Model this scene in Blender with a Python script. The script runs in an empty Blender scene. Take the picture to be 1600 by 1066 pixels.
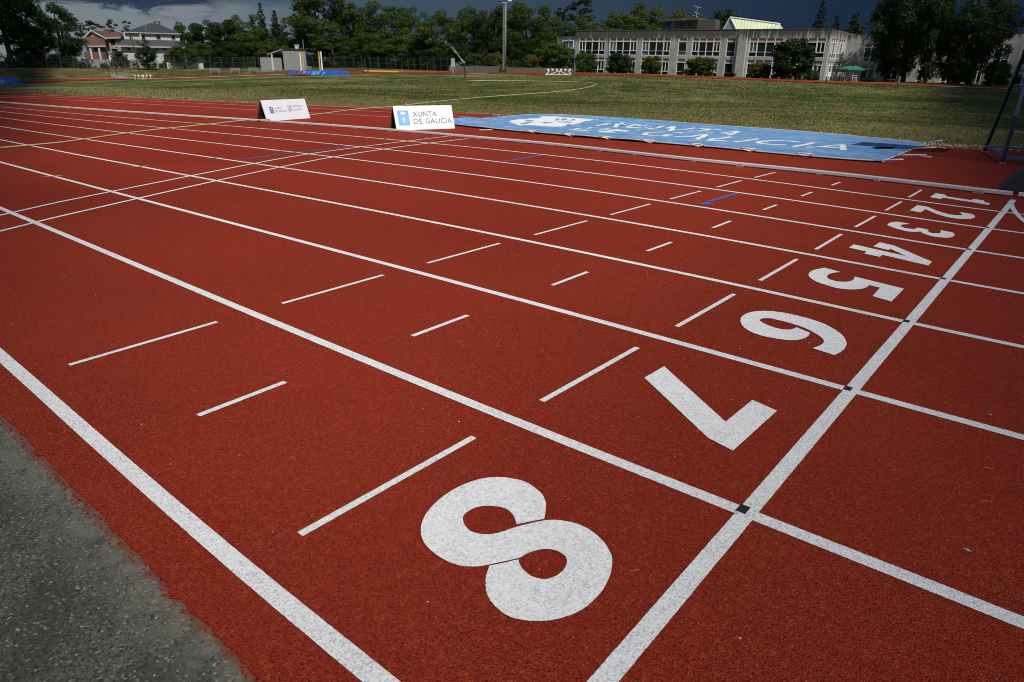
import bpy, math, random
import numpy as np
from mathutils import Vector, Matrix, noise as mnoise
from mathutils.geometry import tessellate_polygon
R = math.radians
rng = np.random.default_rng(7)
random.seed(7)
scene = bpy.context.scene
col = scene.collection

# ------------------------------------------------------------------ camera (measured from the lane grid)
CAM = np.array([0.5814, -0.7035, 1.3436]); YAW, PITCH, ROLL, F = -0.6941, -0.3792, 0.0117, 1045.42
def cam_axes():
    cy, sy = math.cos(YAW), math.sin(YAW)
    f = np.array([sy*math.cos(PITCH), cy*math.cos(PITCH), math.sin(PITCH)])
    r = np.array([cy, -sy, 0.]); u = np.cross(r, f)
    c, s = math.cos(ROLL), math.sin(ROLL)
    return c*r+s*u, -s*r+c*u, f
AR, AU, AF = cam_axes()
cd = bpy.data.cameras.new("camera"); cam = bpy.data.objects.new("camera", cd); col.objects.link(cam)
m = Matrix.Identity(4)
for i in range(3):
    m[i][0], m[i][1], m[i][2], m[i][3] = AR[i], AU[i], -AF[i], CAM[i]
cam.matrix_world = m
cd.sensor_width = 36; cd.lens = F/1600*36; cd.clip_end = 5000; cd.clip_start = 0.05
scene.camera = cam

def ray(u, v):
    d = AR*(u-800)-AU*(v-533)+AF*F
    return d/np.linalg.norm(d)
def at(u, v, z=0.0):                       # point of the flat ground seen at a photo coordinate
    d = ray(u, v); return CAM+d*((z-CAM[2])/d[2])
def at_r(u, v, r):                          # point at horizontal range r
    d = ray(u, v); return CAM+d*(r/math.hypot(d[0], d[1]))
def at_Y(u, v, Y):
    d = ray(u, v); return CAM+d*((Y-CAM[1])/d[1])

# ------------------------------------------------------------------ terrain
TU = np.array([0, 34, 150, 300, 449, 545, 700, 800, 900, 1000, 1120, 1300, 1420, 1600.])
VE = np.array([131, 129.5, 126, 121.8, 116.8, 115.6, 115.2, 115.2, 116.8, 118.8, 122.9, 130.3, 133.8, 140.7])   # grass / far track
VO = np.array([127, 126.3, 122.5, 119.4, 114.6, 113.2, 112.7, 112.7, 113.9, 116.0, 120.4, 127.6, 131.0, 137.6])   # far track / bank
VB = np.array([107, 107, 107, 107.3, 106.3, 106, 112.0, 112.0, 113.2, 115.4, 119.8, 127.0, 130.4, 137.0])
RE = np.array([122, 125, 131, 133, 134, 132, 117, 109, 102, 96, 91.5, 86.5, 85, 84.])
RO = RE+np.interp(TU, [0, 1000], [11, 9]); RB = RO+np.interp(TU, [0, 545, 700], [10, 10, 4])
def _az(u, v):
    d = ray(u, v); return math.degrees(math.atan2(d[0], d[1]))
TA = np.array([_az(u, v) for u, v in zip(TU, VE)])
def _z(u, v, r):
    d = ray(u, v); return CAM[2]+d[2]/math.hypot(d[0], d[1])*r
ZE = np.array([_z(*a) for a in zip(TU, VE, RE)]); ZO = np.array([_z(*a) for a in zip(TU, VO, RO)]); ZB = np.array([_z(*a) for a in zip(TU, VB, RB)])
R0 = 45.0
def terrain(x, y):
    x = np.asarray(x, float); y = np.asarray(y, float)
    dx, dy = x-CAM[0], y-CAM[1]; r = np.hypot(dx, dy); a = np.degrees(np.arctan2(dx, dy))
    re, ro, rb = (np.interp(a, TA, q) for q in (RE, RO, RB)); ze, zo, zb = (np.interp(a, TA, q) for q in (ZE, ZO, ZB))
    # behind the camera the ground stays flat
    w = np.clip(1-(np.abs(a+40)-75)/45, 0, 1)
    z = np.where(r < R0, 0, np.where(r < re, ze*(r-R0)/(re-R0), np.where(r < ro, ze+(zo-ze)*(r-re)/(ro-re),
        np.where(r < rb, zo+(zb-zo)*(r-ro)/(rb-ro), zb+np.minimum(r-rb, 300)*0.012))))
    return z*w
def tz(p): return float(terrain(p[0], p[1]))
def at_ground(u, v):                        # march a photo ray onto the terrain
    d = ray(u, v); h = math.hypot(d[0], d[1]); prev = 0.5
    r = 0.5
    while r < 400:
        p = CAM+d*(r/h)
        if p[2] <= tz(p): break
        prev = r; r += 0.25
    lo, hi = prev, r
    for _ in range(25):
        mid = (lo+hi)/2; p = CAM+d*(mid/h)
        if p[2] <= tz(p): hi = mid
        else: lo = mid
    return CAM+d*(hi/h)

# ------------------------------------------------------------------ materials
def nt(name):
    mt = bpy.data.materials.new(name); mt.use_nodes = True
    t = mt.node_tree; t.nodes.clear()
    out = t.nodes.new("ShaderNodeOutputMaterial"); b = t.nodes.new("ShaderNodeBsdfPrincipled")
    t.links.new(b.outputs[0], out.inputs[0])
    return mt, t, b, out
def N(t, typ, **kw):
    n = t.nodes.new(typ)
    for k, v in kw.items(): setattr(n, k, v)
    return n
def setin(t, sock, v):
    if isinstance(v, bpy.types.NodeSocket): t.links.new(v, sock)
    else: sock.default_value = v
def math_(t, op, a, b=0.0, c=0.0, clamp=False):
    n = N(t, "ShaderNodeMath", operation=op); n.use_clamp = clamp
    setin(t, n.inputs[0], a); setin(t, n.inputs[1], b); setin(t, n.inputs[2], c)
    return n.outputs[0]
def mixc(t, fac, a, b, blend='MIX'):
    n = N(t, "ShaderNodeMix", data_type='RGBA', blend_type=blend)
    setin(t, n.inputs[0], fac)
    for s, v in ((n.inputs[6], a), (n.inputs[7], b)):
        if isinstance(v, bpy.types.NodeSocket): t.links.new(v, s)
        else: s.default_value = (*v, 1) if len(v) == 3 else v
    return n.outputs[2]
def noise_(t, vec, scale, detail=2, rough=0.5, dist=0.0):
    n = N(t, "ShaderNodeTexNoise"); n.inputs["Scale"].default_value = scale; n.inputs["Detail"].default_value = detail
    n.inputs["Roughness"].default_value = rough; n.inputs["Distortion"].default_value = dist
    if vec is not None: t.links.new(vec, n.inputs["Vector"])
    return n.outputs[0]
def ramp_(t, fac, lo, hi):                  # smooth step between lo and hi
    n = N(t, "ShaderNodeMapRange", interpolation_type='SMOOTHSTEP')
    setin(t, n.inputs[0], fac); n.inputs[1].default_value = lo; n.inputs[2].default_value = hi
    return n.outputs[0]
def coord(t, scale=(1, 1, 1), kind="Object", rot=(0, 0, 0)):
    tc = N(t, "ShaderNodeTexCoord"); mp = N(t, "ShaderNodeMapping")
    mp.inputs["Scale"].default_value = scale; mp.inputs["Rotation"].default_value = rot
    t.links.new(tc.outputs[kind], mp.inputs[0]); return mp.outputs[0]
def bump(t, b, h, strength=0.3, dist=0.01):
    n = N(t, "ShaderNodeBump"); n.inputs["Strength"].default_value = strength; n.inputs["Distance"].default_value = dist
    t.links.new(h, n.inputs["Height"]); t.links.new(n.outputs[0], b.inputs["Normal"])
def plain(name, c, rough=0.6, metal=0.0, var=0.12, scale=8.0, spec=0.4):
    mt, t, b, o = nt(name)
    f = noise_(t, coord(t), scale, 4, 0.6)
    lo = tuple(x*(1-var) for x in c); hi = tuple(min(1, x*(1+var)) for x in c)
    t.links.new(mixc(t, f, lo, hi), b.inputs["Base Color"])
    b.inputs["Roughness"].default_value = rough; b.inputs["Metallic"].default_value = metal
    b.inputs["Specular IOR Level"].default_value = spec
    return mt
M = {}
def mat_track():
    mt, t, b, o = nt("tartan_red"); v = coord(t)
    big = noise_(t, v, 0.35, 3, 0.6); mid = noise_(t, v, 2.3, 4, 0.65)
    vo = N(t, "ShaderNodeTexVoronoi"); vo.inputs["Scale"].default_value = 210; t.links.new(v, vo.inputs["Vector"])
    fine = noise_(t, v, 118, 3, 0.85); gr = noise_(t, v, 66, 3, .85)
    c = mixc(t, ramp_(t, big, .35, .65), (.220, .0198, .0068), (.256, .0252, .0092))
    c = mixc(t, math_(t, 'MULTIPLY', ramp_(t, mid, .5, .75), .35), c, (.21, .030, .016))
    g = math_(t, 'MULTIPLY', math_(t, 'ADD', vo.outputs["Color"], 0), 1)
    c = mixc(t, math_(t, 'MULTIPLY', ramp_(t, fine, .50, .62), .88), c, (.046, .0045, .002))
    c = mixc(t, math_(t, 'MULTIPLY', ramp_(t, math_(t, 'SUBTRACT', 1, gr), .51, .65), .52), c, (.38, .062, .026))
    c = mixc(t, ramp_(t, g, .80, 1.0), c, (.36, .065, .045))
    # pale streaks of dust and scuffs
    sc = noise_(t, coord(t, (0.5, 3.0, 1)), 1.1, 6, 0.75, 1.0)
    c = mixc(t, math_(t, 'MULTIPLY', ramp_(t, sc, .60, .85), .22), c, (.23, .065, .045))
    t.links.new(c, b.inputs["Base Color"]); b.inputs["Roughness"].default_value = .82
    b.inputs["Specular IOR Level"].default_value = .12
    h = math_(t, 'ADD', math_(t, 'MULTIPLY', vo.outputs["Distance"], 0.5), fine)
    bump(t, b, h, 1.0, .007)
    return mt
def mat_paint(name="line_paint", base=(.75, .755, .765), wear=.55):
    mt, t, b, o = nt(name); v = coord(t)
    fine = noise_(t, v, 128, 3, 0.85); mid = noise_(t, v, 5, 4, .65); lump = noise_(t, v, 60, 3, .75)
    c = mixc(t, ramp_(t, lump, .3, .7), base, tuple(x*.84 for x in base))
    k = ramp_(t, math_(t, 'ADD', fine, math_(t, 'MULTIPLY', math_(t, 'SUBTRACT', mid, .5), .18)), .51, .62)
    c = mixc(t, math_(t, 'MULTIPLY', k, wear), c, (.22, .195, .19))
    c = mixc(t, math_(t, 'MULTIPLY', ramp_(t, fine, .68, .74), wear), c, (.07, .03, .025))
    t.links.new(c, b.inputs["Base Color"]); b.inputs["Roughness"].default_value = .75
    b.inputs["Specular IOR Level"].default_value = .25
    bump(t, b, fine, 1.0, .006)
    return mt
def mat_concrete():
    mt, t, b, o = nt("old_asphalt"); v = coord(t)
    big = noise_(t, v, 2.2, 5, .65, .4); mid = noise_(t, v, 14, 5, .7); fine = noise_(t, v, 190, 3, .8)
    vo = N(t, "ShaderNodeTexVoronoi"); vo.inputs["Scale"].default_value = 165; t.links.new(v, vo.inputs["Vector"])
    c = mixc(t, ramp_(t, big, .36, .66), (.054, .058, .045), (.112, .118, .092))
    c = mixc(t, math_(t, 'MULTIPLY', ramp_(t, mid, .40, .68), .75), c, (.045, .045, .040))
    c = mixc(t, ramp_(t, noise_(t, v, 100, 4, .85), .46, .60), c, (.020, .021, .018))
    c = mixc(t, math_(t, 'MULTIPLY', ramp_(t, vo.outputs["Color"], .74, 1.0), .85), c, (.32, .32, .285))
    br = ramp_(t, noise_(t, coord(t, (1, 1.6, 1)), 5, 6, .75, 1.2), .60, .74)
    c = mixc(t, math_(t, 'MULTIPLY', br, .45), c, (.13, .125, .10))
    sy = N(t, "ShaderNodeSeparateXYZ"); t.links.new(v, sy.inputs[0])
    e1 = math_(t, 'MULTIPLY', ramp_(t, math_(t, 'ADD', sy.outputs[1], math_(t, 'MULTIPLY', mid, .16)), -.28, -.10), ramp_(t, mid, .3, .6))
    c = mixc(t, math_(t, 'MULTIPLY', e1, .55), c, (.20, .185, .145))                      # dusty margin along the coating
    e2 = ramp_(t, math_(t, 'ADD', math_(t, 'MULTIPLY', math_(t, 'ADD', sy.outputs[1], .20), 5.0), math_(t, 'ADD', math_(t, 'MULTIPLY', fine, .55), math_(t, 'MULTIPLY', noise_(t, v, 30, 4, .7), .7))), .66, .69)
    c = mixc(t, math_(t, 'MULTIPLY', e2, .8), c, (.16, .035, .020))                       # red stain spilled past the edge
    t.links.new(c, b.inputs["Base Color"]); b.inputs["Roughness"].default_value = .85
    b.inputs["Specular IOR Level"].default_value = .3
    bump(t, b, math_(t, 'ADD', fine, math_(t, 'MULTIPLY', mid, 1.5)), .8, .008)
    return mt
def mat_grass():
    mt, t, b, o = nt("meadow_grass"); v = coord(t)
    big = noise_(t, v, .09, 4, .6, .3); mid = noise_(t, v, .55, 5, .65); sm = noise_(t, v, 5.5, 4, .7); fine = noise_(t, v, 26, 4, .75)
    c = mixc(t, ramp_(t, mid, .35, .68), (.026, .056, .008), (.070, .094, .017))
    dry = math_(t, 'ADD', math_(t, 'MULTIPLY', big, .65), math_(t, 'MULTIPLY', mid, .5))
    sp = N(t, "ShaderNodeSeparateXYZ"); t.links.new(v, sp.inputs[0])
    near = math_(t, 'SUBTRACT', 1, ramp_(t, sp.outputs[1], 17, 30))
    d = ramp_(t, math_(t, 'ADD', dry, math_(t, 'MULTIPLY', near, .20)), .49, .70)
    c = mixc(t, math_(t, 'MULTIPLY', d, .85), c, (.270, .225, .098))
    c = mixc(t, ramp_(t, sm, .47, .66), c, (.022, .032, .006))
    c = mixc(t, math_(t, 'MULTIPLY', ramp_(t, fine, .5, .72), .8), c, (.016, .020, .006))
    c = mixc(t, math_(t, 'MULTIPLY', ramp_(t, noise_(t, v, 2.1, 6, .85), .56, .70), .75), c, (.300, .262, .135))
    # the bank beyond the far track: bare reddish earth patches
    rr = N(t, "ShaderNodeVectorMath", operation='LENGTH'); t.links.new(v, rr.inputs[0])
    bk = math_(t, 'MULTIPLY', ramp_(t, rr.outputs["Value"], 138, 143), ramp_(t, noise_(t, v, .12, 3, .6), .40, .60))
    c = mixc(t, math_(t, 'MULTIPLY', bk, .8), c, (.075, .045, .018))
    t.links.new(c, b.inputs["Base Color"]); b.inputs["Roughness"].default_value = .95
    b.inputs["Specular IOR Level"].default_value = .1
    bump(t, b, math_(t, 'ADD', math_(t, 'MULTIPLY', sm, 2), fine), 1.0, .06)
    return mt
def mat_leaf(name, dark, light, hue=0.35):
    mt, t, b, o = nt(name)
    at_ = N(t, "ShaderNodeAttribute", attribute_name="leaf"); oi = N(t, "ShaderNodeObjectInfo")
    f = math_(t, 'ADD', math_(t, 'MULTIPLY', at_.outputs["Fac"], .75), math_(t, 'MULTIPLY', oi.outputs["Random"], hue), clamp=True)
    c = mixc(t, f, dark, light)
    t.links.new(c, b.inputs["Base Color"]); b.inputs["Roughness"].default_value = .6
    b.inputs["Specular IOR Level"].default_value = .08
    tr = N(t, "ShaderNodeBsdfTranslucent"); t.links.new(c, tr.inputs[0])
    mx = N(t, "ShaderNodeMixShader"); mx.inputs[0].default_value = .22
    t.links.new(b.outputs[0], mx.inputs[1]); t.links.new(tr.outputs[0], mx.inputs[2]); t.links.new(mx.outputs[0], o.inputs[0])
    return mt
def mat_board_concrete():
    mt, t, b, o = nt("weathered_concrete")
    v = coord(t); st = noise_(t, coord(t, (1.6, 1.6, .16)), 1.0, 6, .7, .3); sp = N(t, "ShaderNodeSeparateXYZ"); t.links.new(v, sp.inputs[0])
    mid = noise_(t, v, 1.1, 5, .65)
    c = mixc(t, ramp_(t, mid, .3, .7), (.300, .298, .275), (.400, .396, .365))
    topm = ramp_(t, sp.outputs[2], 5.6, 7.6)
    k = math_(t, 'ADD', math_(t, 'MULTIPLY', topm, .29), st)
    c = mixc(t, math_(t, 'MULTIPLY', ramp_(t, k, .50, .74), .92), c, (.045, .042, .036))
    c = mixc(t, math_(t, 'MULTIPLY', ramp_(t, noise_(t, coord(t, (3, 3, .5)), 1.2, 5, .8), .62, .75), .5), c, (.40, .39, .36))
    t.links.new(c, b.inputs["Base Color"]); b.inputs["Roughness"].default_value = .9
    return mt
def mat_glass(name, c, rough=.08):
    mt, t, b, o = nt(name)
    f = noise_(t, coord(t), .7, 3, .6)
    t.links.new(mixc(t, f, tuple(x*.6 for x in c), tuple(x*1.3 for x in c)), b.inputs["Base Color"])
    b.inputs["Roughness"].default_value = rough; b.inputs["Specular IOR Level"].default_value = .15
    return mt
def mat_banner():
    mt, t, b, o = nt("faded_tarpaulin")
    v = coord(t, (.35, 2.2, 1)); a = noise_(t, v, 1.1, 6, .72, .5); a2 = noise_(t, coord(t, (.8, 3, 1)), 2.6, 6, .75, .8)
    c = mixc(t, ramp_(t, a, .35, .65), (.070, .200, .440), (.135, .295, .52))
    c = mixc(t, math_(t, 'MULTIPLY', ramp_(t, a2, .47, .68), .85), c, (.36, .43, .46))
    t.links.new(c, b.inputs["Base Color"]); b.inputs["Roughness"].default_value = .5; b.inputs["Specular IOR Level"].default_value = .35
    return mt
def mat_slate():
    mt, t, b, o = nt("roof_slate"); v = coord(t)
    br = N(t, "ShaderNodeTexBrick"); br.inputs["Scale"].default_value = 3; t.links.new(v, br.inputs["Vector"])
    br.inputs["Color1"].default_value = (.022, .026, .034, 1); br.inputs["Color2"].default_value = (.034, .038, .048, 1); br.inputs["Mortar"].default_value = (.012, .013, .016, 1)
    t.links.new(br.outputs[0], b.inputs["Base Color"]); b.inputs["Roughness"].default_value = .7
    return mt
def mat_tile():
    mt, t, b, o = nt("red_roof_tiles"); v = coord(t)
    wv = N(t, "ShaderNodeTexWave"); wv.inputs["Scale"].default_value = 2.5; t.links.new(v, wv.inputs["Vector"])
    k = ramp_(t, noise_(t, v, .35, 3, .6), .47, .53)
    c = mixc(t, wv.outputs["Fac"], (.080, .030, .018), (.125, .042, .024))
    c = mixc(t, math_(t, 'MULTIPLY', k, .9), c, (.040, .032, .032))
    t.links.new(c, b.inputs["Base Color"]); b.inputs["Roughness"].default_value = .85
    return mt
def mat_stone():
    mt, t, b, o = nt("granite_blocks"); v = coord(t, (1, 1, 1), rot=(R(90), 0, 0))
    br = N(t, "ShaderNodeTexBrick"); br.inputs["Scale"].default_value = 1.1; t.links.new(v, br.inputs["Vector"])
    br.inputs["Color1"].default_value = (.22, .20, .16, 1); br.inputs["Color2"].default_value = (.30, .27, .22, 1); br.inputs["Mortar"].default_value = (.14, .125, .10, 1)
    t.links.new(br.outputs[0], b.inputs["Base Color"]); b.inputs["Roughness"].default_value = .9
    return mt
def mat_mesh():
    mt, t, b, o = nt("chain_link"); b.inputs["Base Color"].default_value = (.05, .065, .05, 1); b.inputs["Metallic"].default_value = .1; b.inputs["Roughness"].default_value = .6
    v = coord(t, (1, 1, 1))
    w1 = N(t, "ShaderNodeTexWave", bands_direction='DIAGONAL'); w1.inputs["Scale"].default_value = 4; t.links.new(v, w1.inputs["Vector"])
    tr = N(t, "ShaderNodeBsdfTransparent"); mx = N(t, "ShaderNodeMixShader")
    t.links.new(math_(t, 'MULTIPLY', ramp_(t, w1.outputs["Fac"], .55, .95), .24), mx.inputs[0])
    t.links.new(tr.outputs[0], mx.inputs[1]); t.links.new(b.outputs[0], mx.inputs[2]); t.links.new(mx.outputs[0], o.inputs[0])
    return mt
def mat_spray():
    mt, t, b, o = nt("water_spray"); b.inputs["Base Color"].default_value = (.8, .85, .9, 1); b.inputs["Roughness"].default_value = .4
    tr = N(t, "ShaderNodeBsdfTransparent"); mx = N(t, "ShaderNodeMixShader")
    t.links.new(math_(t, 'ADD', .12, math_(t, 'MULTIPLY', ramp_(t, noise_(t, coord(t), 1.5, 4, .7), .35, .7), .3)), mx.inputs[0])
    t.links.new(tr.outputs[0], mx.inputs[1]); t.links.new(b.outputs[0], mx.inputs[2]); t.links.new(mx.outputs[0], o.inputs[0])
    return mt
M.update(track=mat_track(), paint=mat_paint(), paint2=mat_paint("numeral_paint", (.79, .795, .80), .46), concrete=mat_concrete(), grass=mat_grass(),
    beige=mat_paint("beige_tape", (.42, .30, .17), .4), blue=mat_paint("blue_mark", (.06, .09, .30), .3), black=plain("black_mark", (.012, .013, .014), .6),
    alu=plain("brushed_aluminium", (.70, .71, .72), .30, .25, .15, 7), alud=plain("dull_aluminium", (.40, .40, .38), .55, .4, .2, 9),
    clip=plain("kerb_clip", (.42, .38, .33), .7, .1), white=plain("white_board", (.72, .74, .78), .45, 0, .02, 2), panelb=plain("board_back", (.03, .03, .032), .6),
    text=plain("grey_lettering", (.19, .21, .24), .6), textd=plain("slate_lettering", (.045, .09, .12), .6), crest=plain("crest_blue", (.20, .42, .80), .5), crestd=plain("crest_dark_blue", (.08, .17, .28), .5),
    banner=mat_banner(), bwhite=plain("banner_white", (.66, .69, .70), .55, 0, .12, 3), rope=plain("pale_rope", (.62, .60, .54), .8), hem=plain("banner_hem", (.50, .47, .40), .8),
    navy=plain("navy_steel", (.014, .022, .055), .4, .3), steelblue=plain("blue_steel", (.055, .115, .21), .45, .3), galv=plain("galvanised", (.36, .37, .37), .5, .5),
    hose=plain("yellow_hose", (.50, .46, .26), .55, 0, .2, 3), dark=plain("dark_pipe", (.02, .022, .025), .5), spray=mat_spray(),
    matblue=plain("mat_blue", (.015, .085, .42), .45, 0, .25, 1.5), matlight=plain("mat_pale_blue", (.10, .22, .50), .45, 0, .3, 2), matred=plain("mat_red", (.28, .03, .03), .5),
    yellow=plain("upright_yellow", (.52, .36, .08), .5), wht=plain("white_paint_metal", (.70, .71, .70), .5, 0, .05), red=plain("red_plastic", (.45, .03, .02), .5), orange=plain("orange_stripe", (.50, .22, .05), .5),
    conc=mat_board_concrete(), benchm=plain("weathered_bench", (.17, .17, .16), .85), greyconc=plain("grey_block_wall", (.20, .208, .20), .9, 0, .3, 2), frame=plain("white_window_frame", (.66, .67, .66), .5, 0, .06), brown=plain("brown_panel", (.25, .155, .12), .7, 0, .15, 2),
    glassd=mat_glass("dark_glass", (.010, .014, .018)), glasst=mat_glass("glass_over_blind", (.075, .125, .135), .25), skyl=plain("pale_green_sheet", (.50, .56, .36), .5, 0, .1, 1), skyg=plain("greenish_cladding", (.22, .27, .24), .6),
    slate=mat_slate(), tile=mat_tile(), stone=mat_stone(), plaster=plain("white_plaster", (.43, .43, .405), .9, 0, .1, .8), eave=plain("pale_eave", (.30, .295, .275), .8), chimney=plain("brick_chimney", (.13, .06, .04), .9),
    winblack=mat_glass("house_glass", (.012, .012, .014), .15), meshw=mat_mesh(), post=plain("fence_post", (.075, .08, .07), .8, .1), pole=plain("concrete_pole", (.19, .19, .18), .85, 0, .2, 2),
    parasol=plain("green_canvas", (.02, .14, .085), .8), plastic=plain("white_plastic", (.66, .66, .66), .45), bark=plain("bark", (.045, .036, .028), .95, 0, .35, 3), cloth=plain("dark_cushion", (.03, .03, .035), .8),
    leafR=mat_leaf("broad_leaf", (.021, .043, .007), (.073, .105, .020)), leafD=mat_leaf("dark_leaf", (.009, .021, .005), (.032, .056, .013)),
    leafP=mat_leaf("pine_needle", (.010, .020, .010), (.030, .046, .024)), leafY=mat_leaf("yellowish_leaf", (.040, .052, .010), (.105, .100, .024)),
    blade=mat_leaf("grass_blade", (.050, .075, .016), (.30, .25, .10), .0), stone2=plain("pale_gravel", (.46, .43, .37), .9, 0, .4, 30), mulch=plain("dark_base_board", (.025, .022, .02), .9))

# ------------------------------------------------------------------ mesh building
class MB:
    def __init__(s): s.v = []; s.f = []; s.mi = []
    def add(s, vs, fs, mi=0):
        o = len(s.v); s.v += [tuple(map(float, p)) for p in vs]; s.f += [tuple(o+i for i in f) for f in fs]; s.mi += [mi]*len(fs); return s
    def hexa(s, p, mi=0):                   # 8 corners: bottom loop then top loop
        return s.add(p, [(3, 2, 1, 0), (4, 5, 6, 7), (0, 1, 5, 4), (1, 2, 6, 5), (2, 3, 7, 6), (3, 0, 4, 7)], mi)
    def box(s, c, d, mi=0, ax=None):
        c = np.array(c, float); ax = np.eye(3) if ax is None else np.array(ax, float)
        q = [(-1, -1, -1), (1, -1, -1), (1, 1, -1), (-1, 1, -1), (-1, -1, 1), (1, -1, 1), (1, 1, 1), (-1, 1, 1)]
        return s.hexa([c+ax[0]*(a*d[0]/2)+ax[1]*(b*d[1]/2)+ax[2]*(e*d[2]/2) for a, b, e in q], mi)
    def tube(s, pts, r, n=8, mi=0, cap=True):
        pts = [np.array(p, float) for p in pts]; rs = r if hasattr(r, '__len__') else [r]*len(pts); rings = []
        up = None
        for i, p in enumerate(pts):
            t = pts[min(i+1, len(pts)-1)]-pts[max(i-1, 0)]; t = t/(np.linalg.norm(t)+1e-9)
            ref = np.array([0, 0, 1.]) if abs(t[2]) < .95 else np.array([1., 0, 0])
            if up is not None and abs(np.dot(up, t)) < .95: ref = up
            a = np.cross(t, ref); a /= np.linalg.norm(a); b = np.cross(a, t); up = b
            rings.append([p+a*(rs[i]*math.cos(k*2*math.pi/n))+b*(rs[i]*math.sin(k*2*math.pi/n)) for k in range(n)])
        vs = [q for ring in rings for q in ring]; fs = []
        for i in range(len(pts)-1):
            for k in range(n):
                fs.append((i*n+k, i*n+(k+1) % n, (i+1)*n+(k+1) % n, (i+1)*n+k))
        if cap: fs += [tuple(range(n))[::-1], tuple((len(pts)-1)*n+k for k in range(n))]
        return s.add(vs, fs, mi)
    def bar(s, p, q, w, h, mi=0):           # rectangular bar from p to q
        p = np.array(p, float); q = np.array(q, float); t = q-p; L = np.linalg.norm(t); t /= L
        ref = np.array([0, 0, 1.]) if abs(t[2]) < .9 else np.array([0., 1, 0])
        a = np.cross(t, ref); a /= np.linalg.norm(a); b = np.cross(a, t)
        return s.box((p+q)/2, (L, w, h), mi, (t, a, b))
    def sheet(s, poly, z, mi=0):            # flat polygon given as ground XY
        tri = tessellate_polygon([[Vector((p[0], p[1], 0)) for p in poly]])
        return s.add([(p[0], p[1], z) for p in poly], [tuple(t) if _ccw(poly, t) else tuple(t[::-1]) for t in tri], mi)
    def prism(s, poly, z0, z1, mi=0):
        n = len(poly); s.sheet(poly, z1, mi)
        o = [(p[0], p[1], z0) for p in poly]+[(p[0], p[1], z1) for p in poly]
        ar = sum(poly[i][0]*poly[(i+1) % n][1]-poly[(i+1) % n][0]*poly[i][1] for i in range(n))
        fs = [(i, (i+1) % n, n+(i+1) % n, n+i) for i in range(n)]
        if ar < 0: fs = [f[::-1] for f in fs]
        return s.add(o, fs, mi)
    def build(s, name, mats, parent=None, smooth=False, bevel=0):
        me = bpy.data.meshes.new(name); me.from_pydata(s.v, [], s.f)
        for k in (mats if isinstance(mats, (list, tuple)) else [mats]): me.materials.append(M[k] if isinstance(k, str) else k)
        if any(s.mi): me.polygons.foreach_set("material_index", s.mi)
        if smooth: me.polygons.foreach_set("use_smooth", [True]*len(me.polygons))
        me.update()
        o = bpy.data.objects.new(name, me); col.objects.link(o)
        if parent is not None:
            o.parent = parent; o.matrix_parent_inverse = parent.matrix_world.inverted() if False else Matrix.Translation(-Vector(parent.location))
        if bevel:
            md = o.modifiers.new("bevel", 'BEVEL'); md.width = bevel; md.segments = 2; md.limit_method = 'ANGLE'
        return o
def _ccw(poly, t):
    a, b, c = (poly[i] for i in t)
    return (b[0]-a[0])*(c[1]-a[1])-(b[1]-a[1])*(c[0]-a[0]) > 0
def tag(o, label, cat=None, group=None, kind=None):
    o["label"] = label
    if cat: o["category"] = cat
    if group: o["group"] = group
    if kind: o["kind"] = kind
    return o
def empty(name, loc, label, cat, group=None):
    o = bpy.data.objects.new(name, None); col.objects.link(o); o.location = tuple(map(float, loc)); o.empty_display_size = .3
    return tag(o, label, cat, group)
def structure(o, label, cat): return tag(o, label, cat, None, "structure")

# ------------------------------------------------------------------ ground
def build_ground():
    azs = np.concatenate([np.arange(-180, -92, 6), np.arange(-92, 24, .75), np.arange(24, 180, 6)])
    rs = np.concatenate([[.01, 2, 6, 12, 20, 30, 40, 45], np.arange(50, 150, 2.5), np.arange(150, 260, 10), [300, 400, 600, 1000, 2500]])
    vs = []; fs = []
    for a in azs:
        x = CAM[0]+rs*np.sin(np.radians(a)); y = CAM[1]+rs*np.cos(np.radians(a)); z = terrain(x, y)-0.012
        vs += list(zip(x, y, z))
    n = len(rs); k = len(azs)
    for i in range(k):
        for j in range(n-1):
            fs.append((i*n+j, i*n+j+1, ((i+1) % k)*n+j+1, ((i+1) % k)*n+j))
    b = MB(); b.add(vs, [f[::-1] for f in fs]); g = b.build("ground", "grass", smooth=True)
    structure(g, "mown green and straw coloured grass of the infield and the bank beyond it", "grass field")
build_ground()

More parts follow.
